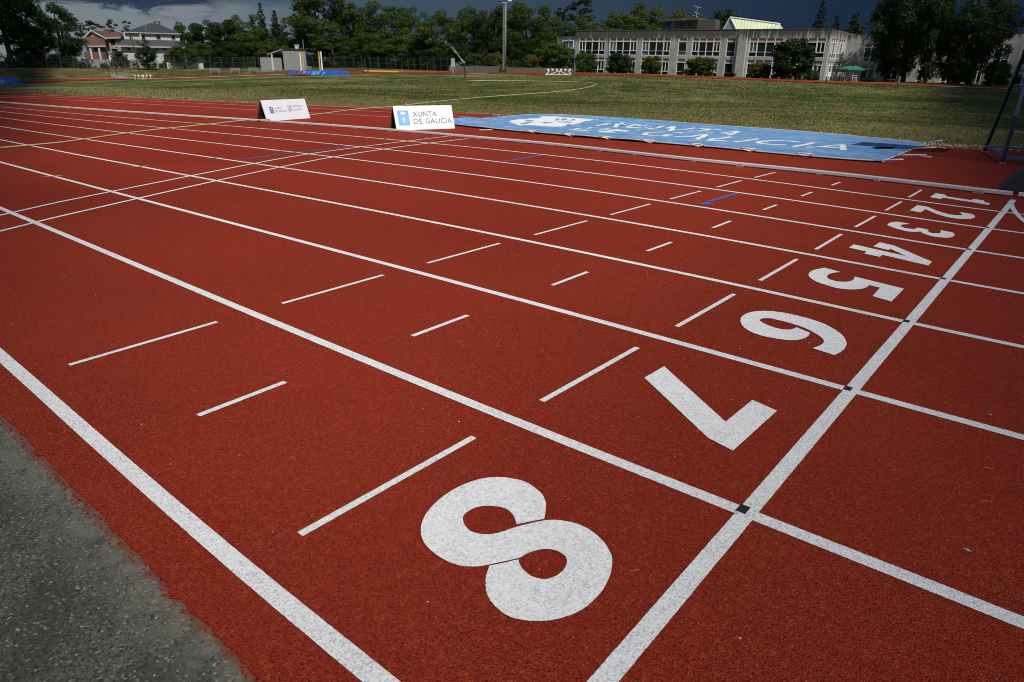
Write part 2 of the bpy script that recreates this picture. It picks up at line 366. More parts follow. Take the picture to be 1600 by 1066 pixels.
GE = [(0, 143.4), (100, 148.4), (270, 155), (400, 161), (490, 165.5), (612, 168.5), (720, 177), (1100, 200), (1300, 212), (1456, 227), (1534, 231.6), (1600, 234)]
grass_edge = [at(u, v)[:2] for u, v in GE]
def fr(x, s=1.0): return sum(mnoise.noise(Vector((x*f*s, f*3.7, 0)))/f**.75 for f in (1, 2.3, 5.1, 11, 24, 50))
def build_track():
    # near straight: ragged outer edge against the asphalt, ragged inner edge against the grass
    low = []
    x = 6.0
    while x > -60:
        near = -4 < x < 1.2
        e = -.172+.005*math.sin(x*2.1)+.007*fr(x*4)+.006*fr(x*17) if near else -.175+.01*fr(x*2)
        if near and mnoise.noise(Vector((x*9, 5, 0))) > .28: e -= .006*(mnoise.noise(Vector((x*9, 5, 0)))-.28)*9
        low.append((x, e+(0.012*(x+6) if x < -6 else 0)))
        x -= .006 if near else .25
    ge = [(-90, 8.0), (-75, 9.5)]+[tuple(p) for p in grass_edge]+[(4, 17.4), (42, 17.6)]
    gx, gy = [p[0] for p in ge], [p[1] for p in ge]
    b = MB(); zz = lambda x, y: float(terrain(x, y))+.008
    low = low[::-1]; lx, ly = [p[0] for p in low], [p[1] for p in low]
    # fine strip that carries the ragged outer edge (with its small step down to the asphalt)
    n = len(low); b.add([(x, y, zz(x, y)-.012) for x, y in low]+[(x, y, zz(x, y)) for x, y in low]+[(x, -.10, zz(x, -.10)) for x, y in low],
        [(i, i+1, n+i+1, n+i) for i in range(n-1)]+[(n+i, n+i+1, 2*n+i+1, 2*n+i) for i in range(n-1)])
    # the broad sheet up to the ragged grass edge
    xs = np.concatenate([np.arange(-90, -60, 2.), np.arange(-60, -40, .6), np.arange(-40, 4, .1), np.arange(4, 42, 2.)]); vs = []; K = 16
    for x in xs:
        y0 = -.10 if x > -60 else -1.2; y1 = np.interp(x, gx, gy)+(.07*fr(x*1.3) if x < 4 else 0)
        for k in range(K): y = y0+(y1-y0)*k/(K-1); vs.append((x, y, zz(x, y)))
    b.add(vs, [(i*K+k, (i+1)*K+k, (i+1)*K+k+1, i*K+k+1) for i in range(len(xs)-1) for k in range(K-1)])
    b.add([(6, -.175, .008), (42, -.175, .008), (42, -.1, .008), (6, -.1, .008)], [(0, 1, 2, 3)])
    # far straight and bend beyond the infield
    azs = np.arange(-84, 24, .5); vs = []
    for a in azs:
        re, ro = np.interp(a, TA, RE), np.interp(a, TA, RO)
        for k in range(5):
            r = re+(ro-re)*k/4; px, py = CAM[0]+r*math.sin(R(a)), CAM[1]+r*math.cos(R(a)); vs.append((px, py, float(terrain(px, py))+.035))
    b.add(vs, [(i*5+j, (i+1)*5+j, (i+1)*5+j+1, i*5+j+1) for i in range(len(azs)-1) for j in range(4)])
    # red crumbs of coating spilled past the ragged edge
    for _ in range(420):
        xx = random.uniform(-2.9, .2); off = abs(random.gauss(0, .018)); yy = -.176+.007*fr(xx*4)-off
        r = random.uniform(.001, .0045)*(1.6 if random.random() < .08 else 1)
        a0 = random.random()*6; k = 6
        b.sheet([(xx+r*random.uniform(.6, 1.8)*math.cos(a0+i*6.283/k), yy+r*random.uniform(.5, 1)*math.sin(a0+i*6.283/k)) for i in range(k)], .0045)
    structure(b.build("running_track", "track"), "terracotta red synthetic running track with a grainy surface", "running track")
build_track()
b = MB(); poly = [(60, -.12), (60, -40), (-90, -40), (-90, -.12)]
b.sheet(poly, .002); structure(b.build("asphalt_apron", "concrete"), "old dark grey asphalt strip beside the outer edge of the track", "asphalt")

# ------------------------------------------------------------------ painted markings
LINES = [
 [(-2.0,.003),(-1.01,-.005),(-.02,.012),(1.17,.02)][::-1] and [(1.6,.03),(-.02,.008),(-1.01,-.004),(-2.0,.003),(-2.97,.017),(-4.41,.031),(-5.83,.035),(-12,.02),(-30,-.2),(-55,-.6)],
 [(6,1.24),(.97,1.227),(.01,1.211),(-.99,1.192),(-2.01,1.186),(-3.02,1.187),(-4.49,1.193),(-5.89,1.199),(-7.71,1.203),(-9.51,1.202),(-12.23,1.194),(-16,1.172),(-21,1.133),(-30,1.05),(-50,.85)],
 [(6,2.40),(.96,2.431),(.01,2.437),(-.98,2.447),(-2.01,2.449),(-3.06,2.443),(-4.58,2.428),(-6.04,2.409),(-7.88,2.384),(-9.64,2.362),(-12.22,2.334),(-15.65,2.305),(-20.1,2.278),(-25.83,2.253),(-50,2.18)],
 [(6,3.50),(.95,3.622),(.01,3.65),(-.97,3.699),(-2.01,3.731),(-3.07,3.743),(-4.65,3.732),(-6.17,3.699),(-8.09,3.642),(-9.88,3.583),(-12.43,3.506),(-15.7,3.427),(-19.79,3.362),(-24.91,3.319),(-50,3.28)],
 [(6,4.60),(.95,4.804),(0,4.844),(-.97,4.929),(-2,5.002),(-3.07,5.047),(-4.69,5.068),(-6.27,5.045),(-8.28,4.974),(-10.15,4.885),(-12.75,4.75),(-15.96,4.597),(-19.84,4.46),(-24.54,4.36),(-30.34,4.302),(-50,4.2)],
 [(6,5.75),(.94,5.977),(-.01,6.021),(-.97,6.135),(-1.99,6.248),(-3.06,6.336),(-4.7,6.408),(-6.34,6.417),(-8.44,6.36),(-10.4,6.258),(-13.09,6.075),(-16.34,5.841),(-20.11,5.61),(-24.53,5.422),(-29.84,5.295),(-50,5.0)],
 [(6,6.9),(.94,7.14),(-.01,7.182),(-.97,7.318),(-1.98,7.468),(-3.04,7.599),(-4.7,7.735),(-6.38,7.795),(-8.56,7.777),(-10.61,7.684),(-13.43,7.474),(-16.78,7.166),(-20.53,6.83),(-24.77,6.533),(-29.72,6.311),(-50,5.6)],
 [(6,8.0),(.94,8.295),(-.02,8.33),(-.97,8.481),(-1.97,8.662),(-3.03,8.835),(-4.69,9.039),(-6.39,9.161),(-8.64,9.206),(-10.79,9.146),(-13.76,8.935),(-17.23,8.571),(-21.03,8.13),(-25.18,7.709),(-29.86,7.369),(-50,6.1)]]
def smooth_path(pts, sub=6, closed=False, corner=180):
    pts = [np.array(p, float) for p in pts]; n = len(pts); out = []
    def is_c(i):
        if not closed and i in (0, n-1): return True
        a = pts[i]-pts[i-1]; c = pts[(i+1) % n]-pts[i]
        la, lc = np.linalg.norm(a), np.linalg.norm(c)
        return np.dot(a, c)/(la*lc+1e-12) < math.cos(R(corner))
    for i in range(n if closed else n-1):
        p1, p2 = pts[i], pts[(i+1) % n]
        p0 = 2*p1-p2 if is_c(i) else pts[i-1]; p3 = 2*p2-p1 if is_c((i+1) % n) else pts[(i+2) % n]
        # centripetal-ish tangents
        d = np.linalg.norm(p2-p1)
        t1 = (p2-p0); t1 = t1/(np.linalg.norm(t1)+1e-9)*d; t2 = (p3-p1); t2 = t2/(np.linalg.norm(t2)+1e-9)*d
        for k in range(sub):
            t = k/sub; h1 = 2*t**3-3*t*t+1; h2 = t**3-2*t*t+t; h3 = -2*t**3+3*t*t; h4 = t**3-t*t
            out.append(p1*h1+t1*h2+p2*h3+t2*h4)
    if not closed: out.append(pts[-1])
    return out
def jitter(x, y, a=.0012):
    return a*(mnoise.noise(Vector((x*90, y*90, 1)))+.6*mnoise.noise(Vector((x*240, y*240, 2))))
def stripe(b, pts, w, z, mi=0, fine=False):
    """a painted stripe of width w along ground points; edges slightly uneven near the camera"""
    P = []
    for (a, c) in zip(pts[:-1], pts[1:]):
        a = np.array(a[:2], float); c = np.array(c[:2], float); L = np.linalg.norm(c-a)
        dist = np.linalg.norm((a+c)/2-CAM[:2]); st = .012 if fine and dist < 4 else (.06 if dist < 9 else .6)
        k = max(1, int(L/st)); P += [a+(c-a)*i/k for i in range(k)]
    P.append(np.array(pts[-1][:2], float)); n = len(P); vs = []
    for i, p in enumerate(P):
        t = P[min(i+1, n-1)]-P[max(i-1, 0)]; t /= np.linalg.norm(t)+1e-9; q = np.array([-t[1], t[0]])
        for s_ in (1, -1):
            r = p+q*s_*(w/2+jitter(p[0]+s_*7, p[1])); vs.append((r[0], r[1], z+max(0, tz(r))))
    return b.add(vs, [(2*i, 2*i+1, 2*i+3, 2*i+2) for i in range(n-1)], mi)
ZL = .0105
lane_words = ["outer edge line of lane eight, thickest white line in the bottom left corner", "white line between lanes seven and eight", "white line between lanes six and seven", "white line between lanes five and six",
    "white line between lanes four and five", "white line between lanes three and four", "white line between lanes two and three", "white line between lanes one and two"]
for k, pts in enumerate(LINES):
    b = MB(); stripe(b, smooth_path(pts, 5), .058 if k == 0 else .054, ZL, fine=True)
    structure(b.build("lane_line", "paint"), lane_words[k]+" on the red track", "lane line")["group"] = "white lane lines"
b = MB(); stripe(b, [(.004, -.13), (.004, .5), (.004, 3), (.004, 6), (.004, 9.36)], .058, .0135, fine=True)
structure(b.build("finish_line", "paint"), "white finish line crossing all eight lanes on the right", "finish line")
for k, (x, y) in enumerate([(-.004, 1.217), (-.004, 2.437), (-.004, 3.652), (-.004, 4.848), (-.004, 6.026), (-.004, 7.187), (-.004, 8.335)]):
    b = MB(); b.sheet([(x-.024, y-.023), (x+.008, y-.023), (x+.008, y+.023), (x-.024, y+.023)], .0160)
    w = ["seven and eight", "six and seven", "five and six", "four and five", "three and four", "two and three", "one and two"][k]
    structure(b.build("photo_finish_mark", "black"), "small black square where finish line meets the line between lanes "+w, "black mark")["group"] = "black squares on the finish line"
rowA=[((471,838),(739.4,687)),((847.3,629.5),(995.2,546)),((1057.5,512.7),(1146.7,462)),((1187.2,440.3),(1245,407)),((1274.3,391.6),(1314.4,367.7)),((1336,356.4),(1367.5,339.1)),((1383.3,330.3),(1408.3,316.5)),((1420.1,309.6),(1439.8,298))]
rowB=[((311.5,652),(445,600.3)),((645,527.4),(730.4,495.4)),((863.1,447.8),(917.5,427.2)),((1011.3,394.1),(1048.8,380.3)),((1113.8,357.5),(1141.3,347)),((1192.2,329.3),(1213.3,321.7)),((1251.8,307.9),(1268.7,301.5)),((1299,290.8),(1312.5,285.8))]
rowC=[((110.1,572.8),(338.5,505.8)),((442,476.4),(598.6,432)),((668.1,413.1),(780.6,382.2)),((835.5,368.6),(917,346.7)),((954.2,337),(1015.9,320.3)),((1047.2,312.3),(1095.2,299.8)),((1120.5,293.5),(1158.5,283.4)),((1178.7,278.7),(1210.8,270.6))]
lanes = ["eight", "seven", "six", "five", "four", "three", "two", "one"]
for row, w in ((rowA, "long white cross dash just before the numeral in lane "), (rowB, "short white cross dash, middle of three in lane "), (rowC, "long white cross dash farthest from the finish line in lane ")):
    for k, (p, q) in enumerate(row):
        p = at(*p); q = at(*q); e = (q-p)/np.linalg.norm(q-p)*.004
        b = MB(); stripe(b, [p-e, q+e], .030 if row is rowA else .031, ZL, fine=True)
        structure(b.build("distance_dash", "paint"), w+lanes[k], "painted dash")["group"] = "white cross dashes in the lanes"
# numerals traced in the photograph: (origin u, origin v, scale, outline)
NUM = {
 "1": (1410,295,10.667,[(555,88),(455,155),(635,188),(665,166),(1165,243),(1435,288),(1462,262),(1370,240),(1350,212),(1190,187),(1130,205),(720,142),(727,120)]),
 "2": (1410,295,10.667,[(245,292),(118,380),(305,412),(370,362),(410,372),(480,403),(600,450),(740,490),(860,512),(980,522),(1100,522),(1170,512),(1205,490),(1195,465),(1150,440),(1080,425),(975,412),(940,408),(985,440),(975,456),(900,460),(800,448),(700,425),(600,395),(500,355),(420,322),(330,305)]),
 "3": (1380,335,13.333,[(540,218),(290,178),(220,182),(130,205),(82,240),(110,265),(200,300),(330,340),(450,370),(560,388),(650,395),(720,388),(770,385),(810,415),(900,450),(1000,480),(1120,500),(1250,512),(1360,510),(1440,495),(1480,460),(1470,430),(1430,400),(1300,378),(1165,350),(1195,378),(1190,405),(1150,420),(1060,422),(980,410),(925,375),(945,352),(840,325),(710,302),(660,325),(610,330),(520,322),(430,305),(370,275),(362,255),(400,238),(480,232)]),
 "4": (1230,360,6.667,[(690,160),(640,195),(820,234),(800,258),(962,291),(988,270),(1465,382),(1505,343),(1110,172),(960,138),(895,182),(1053,220),(1072,207),(1237,283),(1000,230)]),
 "5": (1230,360,6.667,[(1213,625),(1080,760),(885,703),(965,615),(850,587),(835,603),(790,622),(700,633),(600,630),(500,615),(400,585),(310,555),(250,520),(220,485),(235,450),(290,425),(385,405),(555,450),(490,457),(430,475),(412,500),(435,525),(500,545),(580,553),(650,547),(690,525),(700,498)]),
 "6": (1120,440,7.273,[(1085,780),(1330,860),(1400,825),(1450,780),(1470,730),(1460,690),(1430,640),(1370,590),(1290,540),(1200,495),(1100,460),(1000,430),(880,400),(760,375),(640,360),(530,354),(430,360),(350,378),(295,408),(268,445),(270,490),(300,535),(360,580),(440,615),(540,645),(640,665),(750,682),(850,690),(940,680),(1000,662),(1040,635),(1056,605),(900,541),(870,558),(830,567),(770,567),(700,557),(640,540),(580,518),(520,490),(488,465),(500,445),(550,437),(610,440),(700,460),(790,482),(870,505),(960,536),(1040,570),(1100,603),(1160,640),(1200,675),(1213,705),(1190,735),(1150,757)]),
 "7": (980,540,5.923,[(158,318),(340,212),(908,728),(1155,525),(1383,625),(975,997),(745,878)]),
 "8": (640,660,3.134,[(658,487),(667,420),(652,372),(615,335),(560,303),(480,285),(410,282),(330,295),(250,325),(180,365),(120,415),(80,465),(57,520),(57,560),(70,600),(105,642),(150,675),(200,702),(250,717),(310,722),(360,718),(392,711),(535,679),(580,655),(630,640),(680,636),(730,648),(763,673),(770,700),(755,735),(720,765),(670,783),(630,780),(590,765),(555,735),(537,705),(534,687),(390,718),(374,775),(375,840),(397,890),(440,935),(490,968),(560,985),(640,990),(720,980),(800,955),(870,915),(930,855),(970,790),(988,730),(990,680),(970,630),(930,580),(880,540),(820,512),(750,496),(690,492),(640,499),(580,512),(520,528),(470,545),(430,557),(390,563),(330,558),(290,540),(267,510),(262,480),(280,455),(320,433),(370,423),(420,425),(470,437),(505,465),(517,490),(523,514)])}
for ch, (u0, v0, sc, out) in NUM.items():
    g = [at(u0+x/sc, v0+y/sc)[:2] for x, y in out]
    if ch not in "147": g = smooth_path(g, 5, True, 42)
    if ch in "678":
        g2 = []
        for i in range(len(g)):                    # slightly uneven sprayed edge
            a, c = np.array(g[i]), np.array(g[(i+1) % len(g)]); L = np.linalg.norm(c-a); k = max(1, int(L/.012))
            for j in range(k):
                p = a+(c-a)*j/k; nrm = np.array([-(c-a)[1], (c-a)[0]])/(L+1e-9); g2.append(p+nrm*jitter(p[0], p[1], .0011))
        g = g2
    b = MB(); b.sheet(g, .0118)
    structure(b.build("lane_numeral", "paint2"), f"large white painted numeral {ch} on the track before the finish line", "painted numeral")["group"] = "lane numerals"
def px_stripe(name, mat, pix, w, z, label, cat, group=None, sm=True):
    g = [at_ground(u, v)[:2] for u, v in pix]
    b = MB(); stripe(b, smooth_path(g, 6) if sm else g, w, z)
    o = structure(b.build(name, mat), label, cat)
    if group: o["group"] = group
    return o
px_stripe("break_line", "paint", [(-60,351),(0,338.5),(100,316),(400,256.3),(477,242.6),(600,226),(693,214.6),(722,211)], .045, .0125, "thin white diagonal line crossing the lanes, farther one of the pair", "painted line", "diagonal lines across the lanes")
px_stripe("break_line", "paint", [(-60,378),(0,363.5),(100,338.6),(380,274.8),(518,247),(640,228.5),(731,217.6)], .045, .0125, "thin white diagonal line crossing the lanes, nearer one of the pair", "painted line", "diagonal lines across the lanes")
px_stripe("break_line", "blue", [(369,250.6),(384,249.5),(440,241.8),(547,229.6)], .06, .0122, "faint violet blue stroke beside the white diagonal lines", "painted line")
px_stripe("lane_mark", "blue", [(784,253.2),(800,251.6),(825,247.5),(846,243.9)], .08, .0122, "faint blue stroke between lanes two and three left of the white dashes", "blue mark")
b = MB(); b.sheet([at(1080+x/5.926, 250+y/5.926)[:2] for x, y in [(60,420),(130,398),(380,318),(455,318),(350,348),(160,403),(218,412),(140,424)]][::-1], .0122)
structure(b.build("lane_mark", "blue"), "bright blue arrow shaped mark in lane three beside the white dashes", "blue mark")
for k, (p, q, w) in enumerate([((67,278.4),(98.6,275.5),"line between lanes six and seven near left edge"), ((206,262.6),(232.4,260.5),"line between lanes five and six"), ((323,248.7),(346.7,247.3),"line between lanes four and five"),
        ((425,237.5),(445.3,235.9),"line between lanes three and four"), ((520.6,227.9),(533,226.6),"line between lanes two and three"), ((594,219),(608,217.6),"line between lanes one and two")]):
    px_stripe("tape_tick", "beige", [p, q], .05, .0135, "small beige tape tick crossing the "+w, "tape tick", "beige tape ticks", False)
px_stripe("curved_start_line", "paint", [(1577.5,316.5),(1579.3,319.5),(1581.6,326),(1586,333),(1591.8,339.8),(1600,347.6),(1614,357)], .05, .0125, "curved white line leaving the finish line at the right edge", "painted line")
for pix, w in (([(0,146.6),(100,150.6),(380,160.8),(490,165.6),(612,170.5),(708,175.4),(801,180.9)], "along the grass edge"), ([(0,150.2),(100,153),(380,165),(500,170.5),(612,176),(708,181.6),(772,187)], "in the middle of the runway"), ([(0,152.8),(100,156.4),(380,171.3),(500,177.4),(620,184),(712,190.5)], "nearest the metal kerb")):
    px_stripe("runway_line", "paint", pix, .045, .0115, "faint white runway line inside the kerb, "+w, "painted line", "runway lines")

def far_strip(u0, u1, w, off, label):
    P = []
    for u in np.linspace(u0, u1, 40):
        a = np.interp(u, TU, TA); r = np.interp(a, TA, RE)+off; P.append((CAM[0]+r*math.sin(R(a)), CAM[1]+r*math.cos(R(a))))
    b = MB(); stripe(b, P, w, .055); structure(b.build("far_kerb_strip", "wht"), label, "kerb strip")["group"] = "white strips along the far track"
far_strip(30, 446, 1.0, .4, "white strip edging the far bend on the left"); far_strip(733, 762, 1.1, .3, "short white strip at the far track left of the floodlight mast"); far_strip(1464, 1592, .7, .3, "white strip edging the far track at the right")
# ------------------------------------------------------------------ metal kerb
KP = [(-75, 5.2)]+[tuple(at(u, v)[:2]) for u, v in [(0,161.2),(100,169.4),(200,176.6),(300,183.6),(440,192.9),(600,204.8),(740,217.2),(860,228.4),(1080,253),(1250,270.5),(1350,281.4),(1460,294.4)]]+[(-.34, 9.70), (-.045, 9.665)]
def kerb(path, label):
    root = empty("track_kerb", (path[-1][0], path[-1][1], .008), label, "kerb", "metal kerb rails")
    b = MB(); pts = smooth_path(path, 6); w, h, z0 = .05, .046, .026
    prof = [(-w/2, z0), (-w/2, z0+h*.72), (-w/2*.7, z0+h*.95), (0, z0+h), (w/2*.7, z0+h*.95), (w/2, z0+h*.72), (w/2, z0)]
    vs = []; n = len(pts); k = len(prof)
    for i, p in enumerate(pts):
        t = pts[min(i+1, n-1)]-pts[max(i-1, 0)]; t /= np.linalg.norm(t); q = np.array([-t[1], t[0]])
        vs += [(p[0]+q[0]*a, p[1]+q[1]*a, zz+max(0, tz(p))) for a, zz in prof]
    fs = [(i*k+j, (i+1)*k+j, (i+1)*k+(j+1) % k, i*k+(j+1) % k) for i in range(n-1) for j in range(k)]
    b.add(vs, fs+[tuple(range(k)), tuple((n-1)*k+j for j in range(k))[::-1]]); b.build("rail", "alu", root)
    d = 0.35; P = np.array(pts)
    seg = np.linalg.norm(np.diff(P, axis=0), axis=1); cum = np.concatenate([[0], np.cumsum(seg)]); tot = cum[-1]; i = 0
    while d < min(tot, 45):
        s = tot-d; x, y = np.interp(s, cum, P[:, 0]), np.interp(s, cum, P[:, 1])
        j = min(np.searchsorted(cum, s), n-1); t = (P[j]-P[j-1]); t /= np.linalg.norm(t); q = np.array([-t[1], t[0], 0]); t3 = np.array([t[0], t[1], 0])
        c = MB(); wd = .075 if i % 3 else .12
        c.box((x, y, .017), (wd, .062, .018), 0, (t3, q, (0, 0, 1)))
        c.box((x-q[0]*.029, y-q[1]*.029, .030), (wd*.8, .006, .030), 0, (t3, q, (0, 0, 1)))
        c.build("kerb_foot", "clip", root); d += .83 if i % 2 else 1.25; i += 1
    # row of small dark blocks in the gap under the rail
    c = MB(); s = max(0, tot-9)
    while s < tot-.05:
        x, y = np.interp(s, cum, P[:, 0]), np.interp(s, cum, P[:, 1]); c.box((x, y-.012, .0135), (.022, .03, .010)); s += .04
    c.build("dark_blocks", "mulch", root)
    return root
kerb(KP, "long brushed metal kerb rail running along the inside of lane one")
kerb([(6, 9.75), (2, 9.70), (.8, 9.675), (.02, 9.662)], "short metal kerb piece beyond the gap at the finish line, right edge")

# ------------------------------------------------------------------ text helper (built-in font to flat triangles)
def glyphs(s, font_scale=1.0):
    cu = bpy.data.curves.new("tmp", 'FONT'); cu.body = s; cu.resolution_u = 3; cu.space_character = 1.05
    ob = bpy.data.objects.new("tmp", cu); col.objects.link(ob)
    dg = bpy.context.evaluated_depsgraph_get(); ev = ob.evaluated_get(dg); me = ev.to_mesh()
    vs = np.array([v.co[:2] for v in me.vertices]); me.calc_loop_triangles(); fs = [tuple(t.vertices) for t in me.loop_triangles]
    ev.to_mesh_clear(); bpy.data.objects.remove(ob); bpy.data.curves.remove(cu)
    lo, hi = vs.min(0), vs.max(0)
    return (vs-lo)/(hi-lo), fs
def crest_parts():
    """simple coat of arms in a unit rectangle (y up): list of white polygons"""
    P = []
    def circ(x, y, r, n=12, sy=1.0): return [(x+r*math.cos(i*2*math.pi/n), y+sy*r*math.sin(i*2*math.pi/n)) for i in range(n)]
    P.append([(.30,.74),(.70,.74),(.76,.86),(.66,.90),(.60,.84),(.54,.92),(.46,.92),(.40,.84),(.34,.90),(.24,.86)])
    P.append(circ(.5, .95, .035, 8, .7)); P.append([(.31,.70),(.69,.70),(.69,.725),(.31,.725)])
    P.append(circ(.5, .50, .10, 16, .68))
    P.append([(.33,.40),(.67,.40),(.60,.31),(.54,.28),(.54,.18),(.62,.12),(.38,.12),(.46,.18),(.46,.28),(.40,.31)])
    for x in (.18, .82):
        for y in (.62, .42, .22):
            P.append([(x-.05,y-.012),(x-.016,y-.012),(x-.016,y-.045),(x+.016,y-.045),(x+.016,y-.012),(x+.05,y-.012),(x+.05,y+.012),(x+.016,y+.012),(x+.016,y+.045),(x-.016,y+.045),(x-.016,y+.012),(x-.05,y+.012)])
    P.append([(.45,.63),(.55,.63),(.55,.655),(.515,.655),(.515,.68),(.485,.68),(.485,.655),(.45,.655)])
    return P
def sign_board(BLp, BRp, TLp, TRp, z, label, layout):
    A = at(*BLp, z); B = at(*BRp, 0.012); w = B-A; w[2] = 0; W = np.linalg.norm(w); w /= W; nrm = np.array([-w[1], w[0], 0])       # nrm points away from the camera
    if np.dot(nrm, A-CAM) < 0: nrm = -nrm
    def top(px, base):
        d = ray(*px); Mx = np.array([d, -nrm, [0, 0, -1]]).T; t, bb, h = np.linalg.lstsq(Mx, base-CAM, rcond=None)[0]
        return bb, h
    b1, h1 = top(TLp, A); b2, h2 = top(TRp, B); bk, h = (b1+b2)/2, (h1+h2)/2
    root = empty("sign_board", A, label, "sign board", "white advertising boards by the kerb")
    up = nrm*bk+np.array([0, 0, h]); H = np.linalg.norm(up); up /= H; fn = np.cross(w, up); fn /= np.linalg.norm(fn)
    if np.dot(fn, CAM-A) < 0: fn = -fn
    base = np.array([A[0], A[1], (A[2]+B[2])/2]); base = A
    tilt = (B[2]-A[2]); wv = (B-A)/np.linalg.norm(B-A); W = np.linalg.norm(B-A)
    def pt(u, v, off=0): return base+wv*(u*W)+up*(v*H)+fn*off
    f = MB(); f.hexa([pt(0, 0, -.018), pt(1, 0, -.018), pt(1, 0, 0), pt(0, 0, 0), pt(0, 1, -.018), pt(1, 1, -.018), pt(1, 1, 0), pt(0, 1, 0)]); f.build("front_panel", "white", root)
    g = MB(); q0 = pt(0, 1, -.02); q1 = pt(1, 1, -.02); gb = nrm*(bk*1.0+.02)
    e0 = A+nrm*(2*bk+.05); e1 = B+nrm*(2*bk+.05); e0[2] = e1[2] = .012; th = nrm*.016
    g.hexa([e0, e1, e1+th, e0+th, q0, q1, q1+th, q0+th]); g.build("back_panel", "panelb", root)
    for u in (.03, .97):
        s = MB(); a = pt(u, .15, -.02); c = e0+(e1-e0)*u; c = c+(q0-e0)*.15; s.bar(a, c, .02, .02); s.build("spreader", "panelb", root)
    for kind, mat, args in layout:
        k = MB()
        if kind == "text":
            st, u0, u1, v0, v1 = args; vs, fs = glyphs(st); k.add([pt(u0+x*(u1-u0), v0+y*(v1-v0), .003) for x, y in vs], fs); nm = "lettering"
        elif kind == "poly":
            for poly in args:
                tri = tessellate_polygon([[Vector((p[0], p[1], 0)) for p in poly]]); k.add([pt(p[0], p[1], .0025 if mat != "white" else .005) for p in poly], [tuple(t) for t in tri])
            nm = "emblem"
        k.build(nm, mat, root)
    return root
def crest_in(u0, u1, v0, v1): return [[(u0+x*(u1-u0), v0+y*(v1-v0)) for x, y in p] for p in crest_parts()]
rect = lambda u0, u1, v0, v1: [(u0, v0), (u1, v0), (u1, v1), (u0, v1)]
sign_board((620,204.1),(710.9,200.8),(613.6,166.3),(705,164), .012, "white A-frame board with large grey XUNTA DE GALICIA lettering beside the blue banner",
    [("poly", "crest", [rect(.055,.235,.20,.81)]), ("poly", "white", crest_in(.06,.23,.21,.80)), ("text", "text", ("XUNTA",.305,.715,.545,.755)), ("text", "text", ("DE",.305,.45,.245,.46)), ("text", "text", ("GALICIA",.505,.965,.245,.46))])
def slant(u0, u1, v0, v1):
    P = []; 
    for a, c in (((0,.98),(1,.25)), ((0,.42),(.62,.0)), ((.60,1.0),(1,.72))):
        (x0, y0), (x1, y1) = a, c; t = .16
        P.append([(u0+x0*(u1-u0), v0+y0*(v1-v0)), (u0+x0*(u1-u0), v0+(y0-t)*(v1-v0)), (u0+x1*(u1-u0), v0+(y1-t)*(v1-v0)), (u0+x1*(u1-u0), v0+y1*(v1-v0))])
    return P
sign_board((417.8,189.7),(485,184.7),(406.9,158.1),(475.9,153.1), .012, "white A-frame board with two small logos and the words DEPORTE GALEGO, left of the pair",
    [("poly", "crestd", [rect(.125,.205,.36,.66)]), ("poly", "white", crest_in(.13,.20,.37,.65)), ("text", "text", ("XUNTA",.23,.395,.545,.635)), ("text", "text", ("DE",.23,.285,.40,.50)), ("text", "text", ("GALICIA",.305,.50,.40,.50)),
     ("poly", "textd", slant(.535,.625,.40,.72)), ("poly", "text", [rect(.655,.659,.40,.72)]), ("text", "text", ("DEPORTE",.68,.875,.60,.69)), ("text", "text", ("GALEGO",.68,.865,.43,.52))])
# dark board seen end-on at the right edge
root = empty("sign_board", (-.24, 10.06, .01), "black end of an A-frame board standing by the kerb at the right edge", "sign board", "advertising boards by the kerb end-on")
A0 = at(1557.5, 299.9, .01); T0 = at(1605, 247, .01)
ex, ey = np.array([1., 0.04, 0]), np.array([-.04, 1, 0]); h = .56
def tri_prism(b, o, w, h, y0, y1, th):
    l0, l1 = o, o+ex*w; ap = o+ex*(w*.5)+np.array([0, 0, h])
    b.hexa([l0+ey*y0, l0+ex*th+ey*y0, l0+ex*th+ey*y1, l0+ey*y1, ap-ex*th*.5+ey*y0, ap+ex*th*.5+ey*y0, ap+ex*th*.5+ey*y1, ap-ex*th*.5+ey*y1])
    return l0, l1, ap
b = MB(); l0, l1, ap = tri_prism(b, A0, .92, h, 0, 1.2, .016); b.build("left_panel", "panelb", root)
b = MB(); b.hexa([l1-ex*.016, l1, l1+ey*1.2, l1-ex*.016+ey*1.2, ap, ap+ex*.016, ap+ex*.016+ey*1.2, ap+ey*1.2]); b.build("right_panel", "panelb", root)
b = MB(); q = [l0+ex*.016, l1-ex*.016, ap-np.array([0, 0, .012])]; b.add([p+ey*.02 for p in q]+[p+ey*.035 for p in q], [(0, 1, 2), (5, 4, 3), (0, 3, 4, 1), (1, 4, 5, 2), (2, 5, 3, 0)]); b.build("end_panel", "panelb", root)

